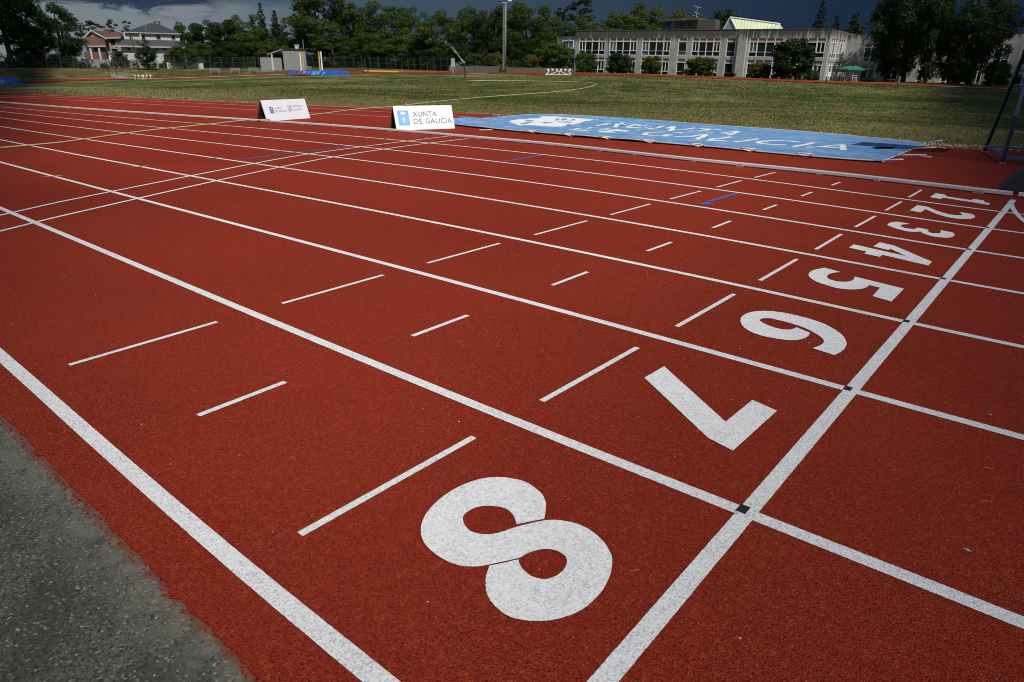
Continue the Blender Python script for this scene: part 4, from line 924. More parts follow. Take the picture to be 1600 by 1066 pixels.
    # garden wall in front
build_white_house()
def build_red_house():
    F_ = Fr(158, 90, 186, turn=R(-14)); root = empty("stone_house", F_.o, "granite house with patched red tiled gable roof left of the white house", "house")
    q = lambda u, v, y=0: F_.px(u, v, y)
    x0, ze = q(131, 60); x1, _ = q(163, 60); _, za = q(143, 48.5); xa, _ = q(143, 48.5); x2, _ = q(186, 60); ze1 = q(163, 59)[1]
    b = MB(); F_.box(b, x0, x1, 0, 9, -5, ze)
    b.add([F_.pt(x0, 0, ze), F_.pt(x1, 0, ze1), F_.pt(xa, 0, za), F_.pt(x0, 9, ze), F_.pt(x1, 9, ze1), F_.pt(xa, 9, za)], [(0, 1, 2), (5, 4, 3), (0, 3, 4, 1)])
    F_.box(b, x1, x2, 1.2, 8, -5, ze1+.2); b.build("wall", "stone", root)
    k = MB(); o = .45
    k.add([F_.pt(x0-.8, -o, ze-.6), F_.pt(xa, -o, za+.25), F_.pt(xa, 9, za+.25), F_.pt(x0-.8, 9, ze-.6), F_.pt(x1+.6, -o, ze1-.15), F_.pt(x1+.6, 9, ze1-.15)], [(0, 1, 2, 3), (1, 4, 5, 2)])
    x3 = q(187.5, 58)[0]; k.add([F_.pt(x1-.5, .6, ze1+.1), F_.pt(x3, .6, ze1+.35), F_.pt(q(178, 50)[0], 5, za+.1), F_.pt(xa, 5, za+.25), F_.pt(x3, 9, ze1)], [(0, 1, 2, 3), (1, 4, 2), (2, 4, 3)])
    rf = k.build("roof", "tile", root); k = MB()
    k.bar(F_.pt(x0-.8, -o, ze-.75), F_.pt(xa, -o, za+.1), .12, .3); k.bar(F_.pt(xa, -o, za+.1), F_.pt(x1+.6, -o, ze1-.3), .12, .3); k.bar(F_.pt(x1-.5, .6, ze1-.12), F_.pt(x3, .6, ze1+.13), .14, .32); k.build("eave", "eave", rf)
    cx_, cz = q(166, 45.5, 4); k = MB(); F_.box(k, cx_-.5, cx_+.5, 3.6, 4.6, cz-2.4, cz); k.build("chimney", "chimney", rf)
    # lower porch with its own red roof
    p0, pz0 = q(127, 63, -3.5); p1, pz1 = q(165, 72, -3.5); _, pt_ = q(145, 61.5, 0); pa, _ = q(141, 72, -3.5)
    k = MB(); k.add([F_.pt(pa-.3, -3.5, pz1), F_.pt(p1, -3.5, pz1+.1), F_.pt(x1, -.02, pt_+.3), F_.pt(q(146, 62)[0], -.02, pt_+.6), F_.pt(p0-.6, -1.2, pz1+1.6)], [(0, 1, 2, 3), (0, 3, 4)]); pr = k.build("porch_roof", "tile", root)
    k = MB(); k.bar(F_.pt(pa-.3, -3.5, pz1-.15), F_.pt(p1, -3.5, pz1-.05), .14, .3); k.bar(F_.pt(pa-.3, -3.5, pz1-.15), F_.pt(p0-.6, -1.2, pz1+1.45), .14, .3); k.build("eave", "eave", pr)
    for u in (141.5, 155):
        x, _ = q(u, 78, -3.3); k = MB(); F_.box(k, x-.18, x+.18, -3.4, -3.05, -4, pz1-.2); k.build("pillar", "plaster", root)
    k = MB(); F_.box(k, p0, p1-.3, -3.3, -3.1, -4, q(140, 81, -3.3)[1]); k.build("parapet", "chimney", root)
    k = MB(); F_.box(k, p0, pa, -1.3, -.1, -4, pz1+1.0); k.build("side_wall", "plaster", root)
    for w, y in (((126,130,75.5,79.5),-1.32),((172,181.5,61.5,70.5),1.18),((174,184.5,76,81),1.18)): house_window(root, F_, *w, y)
    house_window(root, F_, 145.8, 148, 59, 61, -.02)
build_red_house()

# ------------------------------------------------------------------ small things round the field
def low_wall(name, u0, u1, v0, v1, r, mat, label, cat):
    F_ = Fr((u0+u1)/2, v1, r); a, z1 = F_.px(u0, v0); c, z0 = F_.px(u1, v1); b = MB(); F_.box(b, a, c, 0, .25, min(z0, -.3), z1)
    n = max(2, int((c-a)/4))
    for i in range(n+1): x = a+(c-a)*i/n; F_.box(b, x-.2, x+.2, -.08, .33, min(z0, -.3), z1+.12)
    tag(b.build(name, mat), label, cat)
low_wall("garden_wall", 19, 120, 90.5, 97, 165, "greyconc", "long pale grey boundary wall behind the dark trees at the far left", "wall")
low_wall("garden_wall", 262, 316, 98.5, 102, 158, "plaster", "white painted boundary wall below the white house", "wall")
low_wall("garden_wall", 128, 245, 92.5, 97, 160, "greyconc", "grey boundary wall in front of the two houses", "wall")
low_wall("garden_wall", 704, 786, 103, 111, 124, "post", "grey slatted boundary wall under the trees left of the floodlight mast", "wall")
low_wall("garden_wall", 790, 898, 105.5, 112.5, 116, "post", "dark grey low wall right of the floodlight mast", "wall")
def build_shed():
    F_ = Fr(455, 104, 150); root = empty("shed", F_.o, "small grey concrete block shed with lean-to among the trees", "shed")
    q = lambda u, v, y=0: F_.px(u, v, y)
    x0, z1 = q(441, 77.5); x1, z0 = q(479, 101); b = MB(); F_.box(b, x0, x1, 0, 5, -1, z1); 
    lx0, lz = q(406, 90); lx1, lz0 = q(441, 103); F_.box(b, lx0, lx1-.02, -.4, -.15, -1, lz); b.build("wall", "greyconc", root)
    k = MB(); F_.box(k, x0-.3, x1+.3, -.2, 5.3, z1, z1+.2); k.build("roof", "mulch", root)
    a, za = q(418, 84); k = MB(); k.add([F_.pt(a, -.6, za), F_.pt(x0, -.6, z1+.1), F_.pt(x0, 5, z1+.1), F_.pt(a, 5, za), F_.pt(a, -.6, za-.2), F_.pt(x0, -.6, z1-.1), F_.pt(x0, 5, z1-.1), F_.pt(a, 5, za-.2)], [(0, 1, 2, 3), (7, 6, 5, 4), (0, 4, 5, 1), (0, 3, 7, 4)]); k.build("lean_to_roof", "greyconc", root)
    x, _ = q(425, 90); k = MB(); F_.box(k, x-.15, x+.15, -.5, -.2, -1, za); k.build("lean_to_post", "plaster", root)
    k = MB(); F_.box(k, a+.2, x0, 2.0, 2.2, -1, za); k.build("lean_to_back", "mulch", root)
    cx_, cz = q(463.5, 71); k = MB(); F_.box(k, cx_-.35, cx_+.35, 1, 1.6, z1, cz); F_.box(k, cx_-.5, cx_+.5, .9, 1.7, cz, cz+.15); k.build("chimney", "plaster", root)
build_shed()
def mat_bed(u0, u1, v0, v1, depth, label, rag):
    um = (u0+u1)/2; r = rng_of(max(um, 2), v1); F_ = Fr(um, v1, r); a, z1 = F_.px(u0, v0); c, z0 = F_.px(u1, v1)
    root = empty("landing_mat", F_.o, label, "landing mat", "blue landing mats")
    k = MB(); n = 28; h = z1; vs = []; xs = np.linspace(a, c, n)
    for j, y in enumerate((0, .25, depth*.5, depth)):
        for i, x in enumerate(xs):
            hh = h*(1 if 0 < j else .90)*(.80+.20*min(1, min(i, n-1-i)/4.)+.06*mnoise.noise(Vector((x*1.3, y, 1))))*(.72+.28*min(1, i/(n*.35))*rag+(.28 if not rag else 0)); vs.append(F_.pt(x, y-.1, hh))
    m_ = len(vs)
    for i, x in enumerate(xs): vs.append(F_.pt(x, -.1+.12*mnoise.noise(Vector((x*2, 4, 1))), 0))
    fs = [(j*n+i, j*n+i+1, (j+1)*n+i+1, (j+1)*n+i) for j in range(3) for i in range(n-1)]+[(m_+i, m_+i+1, i+1, i) for i in range(n-1)]
    o = len(vs); vs += [F_.pt(a, depth, 0), F_.pt(c, depth, 0)]; fs += [(m_, 0, n, 2*n, 3*n, o), (m_+n-1, o+1, 4*n-1, 3*n-1, 2*n-1, n-1), (o, 3*n, 4*n-1, o+1)]
    k.add(vs, fs); k.build("cover", "matblue", root, smooth=False)
    k = MB()
    for i in range(9):                        # pale folds hanging over the front
        x = a+(c-a)*random.uniform(.15, .62); w = random.uniform(.1, .35); zt = h*random.uniform(.62, .82); k.add([F_.pt(x, -.30, .05), F_.pt(x+w, -.30, .05), F_.pt(x+w*1.6+.3, -.22, zt), F_.pt(x+.35, -.22, zt)], [(0, 1, 2, 3)])
    k.build("fold", "matlight", root)
    return F_, root, a, c, h
F_, mr, a, c, h = mat_bed(448, 545.5, 109.3, 118.2, 5.0, "blue pole vault landing mat with rumpled cover at the far side of the grass", 1)
k = MB(); F_.box(k, a+.8, a+3.2, -.34, -.31, .05, h*.42); k.build("red_flap", "matred", mr)
mat_bed(-30, 33.5, 122, 132.5, 5.0, "blue landing mat cut off by the left edge", 0)
for (u0, v0, u1, v1, m_, w) in ((471,110,471,83.5,"wht","white upright, left of the mat's pair, thinner"),(474.5,105,473.5,83,"yellow","yellow upright beside the leftmost white one"),(500,107,496.5,80.5,"yellow","yellow upright in the middle of the mat"),(503.5,109,499.5,80.5,"wht","white upright in the middle of the mat")):
    rr = rng_of(500, 118)+1.5; F2 = Fr(u0, v0, rr); x, z = F2.px(u1, v1); root = empty("vault_upright", F2.o, "tall "+w+" of the pole vault", "vault upright", "pole vault uprights")
    b = MB(); b.tube([F2.pt(0, 0, 0), F2.pt(0, 0, z)], .11, 8); b.build("pole", m_, root); b = MB(); F2.box(b, -.35, .35, -.3, .3, 0, .15); b.build("base", "galv", root)
# steeplechase barriers
def barrier(u0, u1, v0, v1, cols, label, trestle):
    um = (u0+u1)/2; F_ = Fr(um, v1, rng_of(um, v1)); a, z1 = F_.px(u0, v0); c, _ = F_.px(u1, v0); root = empty("steeplechase_barrier", F_.o, label, "barrier", "steeplechase barriers")
    n = 11
    b = MB()
    for i in range(n): F_.box(b, a+(c-a)*i/n, a+(c-a)*(i+1)/n, -.07, .07, z1-.22, z1, i % 2)
    b.build("beam", cols, root); s = .09
    for x in (a+.35, c-.35):
        b = MB(); 
        if trestle: F_.bar(b, (x-.05, 0, z1-.22), (x-.45*(1 if x < 0 else -1), -.3, .03), s); F_.bar(b, (x, 0, z1-.22), (x+.1, .5, .03), s); F_.bar(b, (x-.6, -.35, .04), (x+.3, -.35, .04), s)
        else: F_.bar(b, (x, 0, 0), (x, 0, z1-.2), s)
        b.build("leg", "wht", root)
    if trestle:
        b = MB(); F_.bar(b, (a+.4, -.02, .08), (0, -.02, z1-.25), .08); F_.bar(b, (0, -.02, z1-.25), (c-.4, -.02, .08), .08); F_.bar(b, (0, -.05, .05), (0, -.05, z1-.3), .08); F_.bar(b, (a+.2, -.06, .06), (c-.2, -.06, .06), .08); b.build("brace", "wht", root)
barrier(855, 892, 107.5, 117.3, ["wht", "panelb"], "white trestle barrier with black and white beam at the far edge of the grass", True)
barrier(1078, 1112, 107.3, 118, ["orange", "panelb"], "orange and black striped barrier in front of the school bushes", False)
def hurdle(u, label):
    F_ = Fr(u, 124.2, rng_of(u, 124.2)); root = empty("hurdle", F_.o, label, "hurdle", "white hurdles on the far track"); z = F_.px(u, 117.2)[1]; w = .62
    b = MB()
    for i in range(5): F_.box(b, -w+i*w*2/5, -w+(i+1)*w*2/5, -.02, .02, z-.14, z, i % 2)
    b.build("top_bar", ["wht", "panelb"], root)
    for x in (-w*.8, w*.8):
        b = MB(); F_.bar(b, (x, 0, 0), (x, 0, z-.1), .05); F_.bar(b, (x, 0, .03), (x, -.7, .03), .05); b.build("leg", "wht", root)
for u, w in ((217, "leftmost of the three"), (223, "middle of the three"), (230.5, "rightmost of the three")): hurdle(u, f"white hurdle standing on the far left bend, {w}")
# board bench, stake, floodlight mast
F_ = Fr(595, 113.6, rng_of(595, 115.5)+6); root = empty("take_off_beam", F_.o, "long yellowish beam lying on low black trestles beyond the grass", "beam")
a, z = F_.px(567, 110.4); c, zc = F_.px(622, 112.2); b = MB(); b.bar(F_.pt(a, 0, z), F_.pt(c, 0, zc), .3, .22); b.build("plank", "yellow", root)
for x in (a+.1, a+.9):
    b = MB(); F_.box(b, x-.1, x+.1, -.2, .2, -.4, z+.35); b.build("trestle", "panelb", root)
b = MB(); x, zt = F_.px(569.5, 92); F_.box(b, x-.07, x+.07, .3, .44, -.4, zt); b.build("upright", "panelb", root)
def stake(u, v0, v1, w, mats, label, cat, name, box=None):
    F_ = Fr(u, v1, rng_of(u, max(v1, np.interp(u, TU, VO)+.8))); z = F_.px(u, v0)[1]; root = empty(name, F_.o, label, cat); b = MB(); F_.box(b, -w/2, w/2, -w/2, w/2, z*.28, z); b.build("post", mats[0], root)
    b = MB(); F_.box(b, -w*.8, w*.8, -w*.8, w*.8, 0, z*.28); b.build("base", mats[1], root)
    if box: b = MB(); F_.box(b, -.32, .32, -.25, .2, z-1.25, z); b.build("box", "galv", root)
stake(708, 91.5, 114, .16, ("galv", "red"), "grey box on a post with red foot near the sprinkler", "post box", "control_post", True)
stake(1403.5, 119.5, 134.3, .14, ("pole", "panelb"), "short grey post in the far grass before the big dark trees", "post", "marker_post")
stake(1290, 120, 130.5, .12, ("panelb", "panelb"), "thin dark post at the corner of the school", "post", "marker_post")
def mast():
    F_ = Fr(788.5, 112.6, 113); root = empty("floodlight_mast", F_.o, "tall concrete floodlight mast with climbing rungs before the trees", "floodlight mast"); z = F_.px(789.5, 5)[1]
    b = MB(); b.tube([F_.pt(.1, 0, 0), F_.pt(.1, 0, z)], [.135, .10], 8); b.build("pole", "pole", root, smooth=True)
    b = MB(); n = 42
    for i in range(n): q = .5+(z-1)*i/n; F_.box(b, -.30, -.04, -.05, .05, q, q+.12)
    b.tube([F_.pt(-.30, 0, .3), F_.pt(-.30, 0, z-.6)], .03, 6); b.build("ladder", "pole", root)
    b = MB(); F_.box(b, -.9, .9, -.1, .1, z, z+.14); b.build("crossarm", "galv", root)
    for x in (-.7, .7):
        b = MB(); F_.box(b, x-.3, x+.3, -.28, .2, z+.2, z+.95); F_.box(b, x-.06, x+.06, -.06, .06, z+.1, z+.2); lp = b.build("floodlight", "panelb" if x < 0 else "galv", root)
        b = MB(); F_.box(b, x-.25, x+.25, -.31, -.285, z+.26, z+.9); b.build("lens", "wht" if x > 0 else "glasst", lp)
mast()
def bench(u, v, label):
    F_ = Fr(u, v, 146); root = empty("bench", F_.o, label, "bench", "pale benches on the bank"); b = MB()
    for i in range(3): F_.box(b, -.9, .9, -.2+i*.16, -.07+i*.16, .42, .48)
    b.build("seat", "benchm", root); b = MB()
    for i in range(2): F_.box(b, -.9, .9, .32, .38, .6+i*.2, .74+i*.2)
    b.build("backrest", "benchm", root)
    for x in (-.7, .7):
        b = MB(); F_.box(b, x-.1, x+.1, -.2, .34, 0, .42); F_.box(b, x-.05, x+.05, .325, .385, .42, .94); b.build("leg", "benchm", root)
for u, w in ((335, "leftmost of the three left of the shed"), (367, "middle one of three left of the shed"), (395, "nearest the shed's lean-to"), (479, "at the right corner of the shed")): bench(u, 104, "pale slatted bench on the bank, "+w)
# terrace of the school: parasols, chairs, tables
def parasol(u, vt, ve, w, Y, label, full):
    p = at_Y(u, ve, Y); z0 = tz(p)+.0; zt = at_Y(u, vt, Y)[2]; ze = at_Y(u, ve, Y)[2]; root = empty("parasol", (p[0], Y, z0), label, "parasol", "green parasols on the terrace")
    b = MB(); n = 8; R_ = w/2; vs = [(p[0], Y, zt)]+[(p[0]+R_*math.cos(i*2*math.pi/n+.2), Y+R_*math.sin(i*2*math.pi/n+.2), ze) for i in range(n)]+[(p[0]+R_*math.cos(i*2*math.pi/n+.2), Y+R_*math.sin(i*2*math.pi/n+.2), ze-.18) for i in range(n)]
    b.add(vs, [(0, 1+i, 1+(i+1) % n) for i in range(n)]+[(1+i, 9+i, 9+(i+1) % n, 1+(i+1) % n) for i in range(n)]); b.build("canopy", "parasol", root)
    b = MB(); b.tube([(p[0], Y, z0), (p[0], Y, zt+.05)], .03, 8); b.build("pole", "galv", root); b = MB(); b.tube([(p[0], Y, z0), (p[0], Y, z0+.12)], .28, 12); b.build("base", "pole", root)
parasol(1326, 102.5, 107.8, 2.8, 97.6, "green parasol open over the terrace seats, front one", True)
parasol(1336, 102.8, 108.2, 2.4, 99.6, "green parasol half hidden behind the other one, beside the wing", True)
def chair(u, Y, rz, label, first=[None]):
    p = at_Y(u, 124, Y); z0 = tz(p)
    if first[0] is None:
        root = empty("terrace_chair", (0, 0, 0), label, "chair", "chairs on the terrace"); m_ = "plastic"
        b = MB(); b.box((0, 0, .44), (.5, .5, .04)); b.build("seat", m_, root); b = MB(); b.box((0, .26, .70), (.5, .04, .46)); b.build("backrest", m_, root)
        for x in (-.22, .22):
            for y in (-.22, .24): b = MB(); b.tube([(x, y, 0), (x, y, .43)], .03, 6); b.build("leg", m_, root)
            b = MB(); b.box((x*1.12, 0, .64), (.05, .5, .04)); b.build("armrest", m_, root)
        first[0] = root; o = root
    else:
        o = first[0].copy(); col.objects.link(o)
        for ch in first[0].children:
            d = ch.copy(); col.objects.link(d); d.parent = o
        o["label"] = label
    o.location = (p[0], Y, z0); o.rotation_euler = (0, 0, rz); o.scale = (1.15, 1.15, 1.15)
for u, Y, rz, w in ((1297, 98.2, .4, "at the left end of the terrace row"), (1303, 97.4, 2.6, "second from the left on the terrace"), (1308, 98.6, -.3, "third from the left on the terrace"), (1318, 97.2, 3.0, "under the left half of the front parasol"), (1328, 98.4, .2, "under the right half of the front parasol"), (1334, 97.5, 2.2, "at the right end of the terrace row")): chair(u, Y, rz, "white plastic chair "+w)
def table(u, Y, label):
    p = at_Y(u, 124, Y); root = empty("terrace_table", (p[0], Y, tz(p)), label, "table", "terrace tables"); z = tz(p); b = MB(); b.tube([(p[0], Y, z+.70), (p[0], Y, z+.74)], .5, 16); b.build("tabletop", "plastic", root); b = MB(); b.tube([(p[0], Y, z), (p[0], Y, z+.70)], .05, 8); b.tube([(p[0], Y, z), (p[0], Y, z+.04)], .3, 12); b.build("leg", "plastic", root)
table(1305.5, 98.0, "round white table between the left terrace chairs"); table(1323, 97.9, "round white table under the front parasol")

# ------------------------------------------------------------------ fences
def fence(us, vtop, r, label, dz=2.0, step=2.1):
    P = [at_r(u, 106, rr) for u, rr in zip(us, r)]; P = [np.array([p[0], p[1], 0]) for p in P]; L = np.concatenate([[0], np.cumsum([np.linalg.norm(P[i+1]-P[i]) for i in range(len(P)-1)])]); n = int(L[-1]/step)
    q = [np.array([np.interp(s, L, [p[0] for p in P]), np.interp(s, L, [p[1] for p in P]), 0]) for s in np.linspace(0, L[-1], n+1)]
    for p in q: p[2] = tz(p)
    root = empty("chain_link_fence", q[0], label, "fence", "chain-link fences")
    for i, p in enumerate(q):
        b = MB(); b.tube([p+np.array([0, 0, -.1]), p+np.array([0, 0, dz]), p+np.array([.12*math.sin(i), -.2, dz+.25])], .036, 6); b.build("post", "post", root)
    b = MB()
    for p, s in zip(q[:-1], q[1:]): b.add([p+np.array([0, 0, .05]), s+np.array([0, 0, .05]), s+np.array([0, 0, dz]), p+np.array([0, 0, dz])], [(0, 1, 2, 3)])
    b.build("wire_mesh", "meshw", root)
    b = MB(); 
    for h_ in (.08, dz*.5, dz): b.tube([p+np.array([0, 0, h_]) for p in q], .011, 4)
    b.build("tension_wire", "post", root)
fence((-40, 0, 60, 150, 240, 320, 400), None, [144, 146, 151, 154, 155, 156, 156], "long chain-link fence along the top of the left bank below the houses")
fence((405, 450, 545, 620, 700), None, [157, 157, 155, 147, 133], "chain-link fence with pale posts under the trees behind the pole vault mat")
def pole(u, v0, v1, r, label, w=.12):
    F_ = Fr(u, v1, r); z = F_.px(u, v0)[1]; b = MB(); b.tube([F_.pt(0, 0, 0), F_.pt(0, 0, z)], [w, w*.7], 8); o = b.build("utility_pole", "pole" if w > .1 else "bark"); tag(o, label, "pole")
pole(214, 57, 100, 150, "slim leaning pole in front of the white house", .1)
pole(477, 62, 104, 156, "tall thin pole at the right side of the shed", .11)
for (u, v0, v1, w) in ((168, 82, 108.5, "dark steel gate post by the steps of the bank, left"), (180, 84, 107.5, "dark steel gate post by the steps of the bank, right")):
    F_ = Fr(u, v1, 143); z = F_.px(u-1.5, v0)[1]; b = MB(); b.tube([F_.pt(.12, 0, -.2), F_.pt(-.06, 0, z)], .07, 8); tag(b.build("gate_post", "panelb"), w, "gate post", "gate posts on the bank")
b = MB(); F_ = Fr(187, 114, 139)
for i in range(6):
    t = i/5; x = 1.4-2.4*t; y = 0+6*t; p = F_.pt(x, y, 0); z = tz(p)-F_.o[2]; F_.box(b, x-.8, x+.8, y-.6, y+.6, z-.3, z+.12)
tag(b.build("concrete_steps", "greyconc"), "grey concrete steps cut into the bank below the gate posts", "steps")
# white van roof by the stone house and blue awning
F_ = Fr(181, 92, 176); root = empty("parked_van", F_.o, "white vehicle parked behind the wall between the two houses", "van"); x0, z1 = F_.px(169, 84.3); x1, z0 = F_.px(189, 88)
b = MB(); F_.box(b, x0, x1, 0, 1.8, -.8, z1-.35); b.hexa([F_.pt(x0+.5, .15, z1-.35), F_.pt(x1-.3, .15, z1-.35), F_.pt(x1-.3, 1.65, z1-.35), F_.pt(x0+.5, 1.65, z1-.35), F_.pt(x0+1, .3, z1), F_.pt(x1-.6, .3, z1), F_.pt(x1-.6, 1.5, z1), F_.pt(x0+1, 1.5, z1)]); b.build("body", "wht", root)
b = MB(); F_.box(b, x0+1.1, x1-.7, .16, .2, z1-.33, z1-.06); b.build("side_window", "winblack", root)
for x in (x0+.7, x1-.7): b = MB(); b.tube([F_.pt(x, -.05, -.75), F_.pt(x, .2, -.75)], .33, 12); b.build("wheel", "panelb", root)

# ------------------------------------------------------------------ trees
def leaf_cloud(centres, radii, per, size, seed, flat=.8, up=.35):
    """many small leaf quads spread through clumps"""
    g = np.random.default_rng(seed); C = []; S = []; NO = []
    for c, r in zip(centres, radii):
        n = int(per*(r/np.mean(radii))**2)
        d = g.normal(size=(n, 3)); d /= np.linalg.norm(d, axis=1)[:, None]; k = g.uniform(.35, 1.05, n)**.6
        C.append(np.array(c)+d*k[:, None]*r*np.array([1, 1, flat])); NO.append(d)
    C = np.concatenate(C); D = np.concatenate(NO); n = len(C)
    nr = D+g.normal(size=(n, 3))*.75+np.array([0, 0, up]); nr /= np.linalg.norm(nr, axis=1)[:, None]
    a = np.cross(nr, g.normal(size=(n, 3))); a /= np.linalg.norm(a, axis=1)[:, None]; b_ = np.cross(nr, a)
    s = (size*g.uniform(.55, 1.3, n))[:, None]
    V = np.stack([C-a*s*.5, C+b_*s*.32-a*s*.05, C+a*s*.55, C-b_*s*.30], 1).reshape(-1, 3)
    return V, n, g.random(n)
def leaf_mesh(name, V, n, att, mat):
    me = bpy.data.meshes.new(name); me.vertices.add(n*4); me.vertices.foreach_set("co", V.astype(np.float32).ravel())
    me.loops.add(n*4); me.loops.foreach_set("vertex_index", np.arange(n*4, dtype=np.int32)); me.polygons.add(n)
    me.polygons.foreach_set("loop_start", np.arange(0, n*4, 4, dtype=np.int32)); me.update(calc_edges=True)
    a = me.attributes.new("leaf", 'FLOAT', 'FACE'); a.data.foreach_set("value", att.astype(np.float32)); me.materials.append(M[mat]); return me
def crown_round(seed, H=14., W=10., low=.16, n=62, mat="leafR", per=250, size=.285):
    g = np.random.default_rng(seed); cs = []; rs = []
    zc = H*(low+(1-low)*.48); hz = H*(1-low)*.5
    lob = g.normal(size=(7, 3)); lob /= np.linalg.norm(lob, axis=1)[:, None]; lw = g.uniform(-.26, .22, 7)
    while len(cs) < n:
        d = g.normal(size=3); d /= np.linalg.norm(d); k = g.uniform(.25, 1)**.5
        m_ = 1+np.sum(lw*np.maximum(0, lob@d)**3)
        p = d*k*m_*np.array([W*.43, W*.43, hz*.93]); r = g.uniform(.085, .155)*W*(1.15-.4*k)
        p[2] += zc-.05*H*(abs(p[0])+abs(p[1]))/W
        cs.append(p); rs.append(r)
    return leaf_mesh("crown", *leaf_cloud(cs, rs, per, size, seed+1), mat), cs
def crown_cone(seed, H=14., W=5., mat="leafP", low=.05, per=85, size=.34):
    g = np.random.default_rng(seed); cs = []; rs = []; L = 26
    for k in range(L):
        t = k/(L-1); z = H*(low+(1-low)*t*.985); rad = W*.5*(1-t)**.75*g.uniform(.74, 1.12)+.10; m_ = max(2, int(9*(1-t)+3)); a0 = g.uniform(0, 6.283)
        for i in range(m_):
            a = a0+i*6.283/m_+g.uniform(-.4, .4); q = g.uniform(.3, .95); cs.append(np.array([rad*q*math.cos(a), rad*q*math.sin(a), z-rad*q*.28])); rs.append(max(.36, rad*.45))
    return leaf_mesh("crown", *leaf_cloud(cs, rs, per, size, seed+1, .75, .1), mat), cs
def crown_bush(seed, H=4., W=4., mat="leafR", n=80, per=120, size=.21):
    g = np.random.default_rng(seed); cs = []; rs = []
    while len(cs) < n:
        a = g.uniform(0, 6.283); z = g.uniform(.04, .88); prof = (1-max(0, (z-.38)/.62)**2.2)**.5*(.80+.2*min(1, z/.3)); q = g.uniform(.2, 1)**.5*g.uniform(.82, 1.06)
        cs.append(np.array([math.cos(a)*prof*q*W*.43, math.sin(a)*prof*q*W*.43, z*H])); rs.append(g.uniform(.09, .14)*W)
    return leaf_mesh("crown", *leaf_cloud(cs, rs, per, size, seed+1, .9), mat), cs
def crown_pine(seed, H=16., W=9., mat="leafP", per=110, size=.36):
    g = np.random.default_rng(seed); cs = []; rs = []
    for k in range(30):
        t = g.uniform(0, 1)**.8; z = H*(.36+.60*t); rad = W*.5*(1-.62*t)*g.uniform(.25, 1.0); a = g.uniform(0, 6.283)
        cs.append(np.array([rad*math.cos(a), rad*math.sin(a), z])); rs.append(g.uniform(.08, .15)*W*(1-.3*t))
    return leaf_mesh("crown", *leaf_cloud(cs, rs, per, size, seed+1, .5, .2), mat), cs
def trunk_mesh(seed, H, cs, r0, z_split):
    g = np.random.default_rng(seed); b = MB(); bend = g.normal(size=2)*.03*H
    axis = lambda z: np.array([bend[0]*(z/H)**2, bend[1]*(z/H)**2, z])
    b.tube([axis(z)-(np.array([0, 0, .5]) if z == 0 else 0) for z in np.linspace(0, H*.82, 8)], [r0*(1.25 if i == 0 else 1-.115*i) for i in range(8)], 8)
    idx = g.permutation(len(cs))[:11]
    for i in idx:
        c = np.array(cs[i]); z0 = min(max(z_split*H, c[2]*.55), H*.7); p = axis(z0); mid = (p+c)/2+np.array([0, 0, -.04*H])
        b.tube([p, mid, c], [r0*.38, r0*.24, r0*.08], 5)
    me = bpy.data.meshes.new("trunk"); me.from_pydata(b.v, [], b.f); me.materials.append(M["bark"]); me.polygons.foreach_set("use_smooth", [True]*len(me.polygons)); return me
PROTO = {}
def proto(kind, i):
    key = (kind, i)
    if key not in PROTO:
        s = 100+i*17+sum(map(ord, kind))
        if kind == "round": H, W = 14., 10.; cr, cs = crown_round(s, low=.03, n=80); r0 = .30; zs = .2
        elif kind == "dark": H, W = 14., 10.; cr, cs = crown_round(s, low=.03, n=80, mat="leafD"); r0 = .34; zs = .2
        elif kind == "cone": H, W = 14., 5.; cr, cs = crown_cone(s); r0 = .2; zs = .1
        elif kind == "pine": H, W = 16., 9.; cr, cs = crown_pine(s); r0 = .28; zs = .4
        elif kind == "bush": H, W = 4., 4.; cr, cs = crown_bush(s, H, W, "leafR"); r0 = .07; zs = .05
        elif kind == "ybush": H, W = 4., 4.; cr, cs = crown_bush(s, H, W, "leafY"); r0 = .07; zs = .05
        elif kind == "dbush": H, W = 4., 4.; cr, cs = crown_bush(s, H, W, "leafD"); r0 = .07; zs = .05
        co = np.empty(len(cr.vertices)*3, np.float32); cr.vertices.foreach_get("co", co); co = co.reshape(-1, 3)
        PROTO[key] = (float(np.percentile(co[:, 2], 99.7)), float(2*np.percentile(np.hypot(co[:, 0], co[:, 1]), 94)), cr, trunk_mesh(s+5, H, cs, r0, zs))
    return PROTO[key]
NAMES = dict(round="broadleaf_tree", dark="broadleaf_tree", cone="conifer_tree", pine="pine_tree", bush="garden_bush", ybush="garden_bush", dbush="garden_bush")
tcount = {}
def tree(kind, u, vt, wpx, r=None, Y=None, label="", group="trees round the field", vb=None):
    k = tcount.get(kind, 0); tcount[kind] = k+1; nv = {"round": 6, "dark": 4, "cone": 3, "pine": 3}.get(kind, 3)
    H, W, cr, tr = proto(kind, k % nv); vm = max(vt, 0)*.5+55
    p = at_Y(u, vm, Y) if Y else at_r(u, vm, r); rr = float(np.hypot(*(p-CAM)[:2])); z0 = tz(p)
    zt = at_r(u, vt, rr)[2]; h = zt-z0; w = np.linalg.norm(at_r(u+wpx/2, vm, rr)-at_r(u-wpx/2, vm, rr))
    cat = "bush" if "bush" in kind else "tree"
    root = empty(NAMES[kind], (p[0], p[1], z0), label, cat, group)
    root.rotation_euler = (0, 0, random.uniform(0, 6.283)); s = w/W*(.92 if "bush" in kind else 1.06); root.scale = (s, s, h/H)
    for nm, me in (("trunk", tr), ("crown", cr)):
        o = bpy.data.objects.new(nm, me); col.objects.link(o); o.parent = root
    return root
G1, G2, G3 = "trees beyond the left fence", "trees behind the middle fence", "bushes in front of the school"
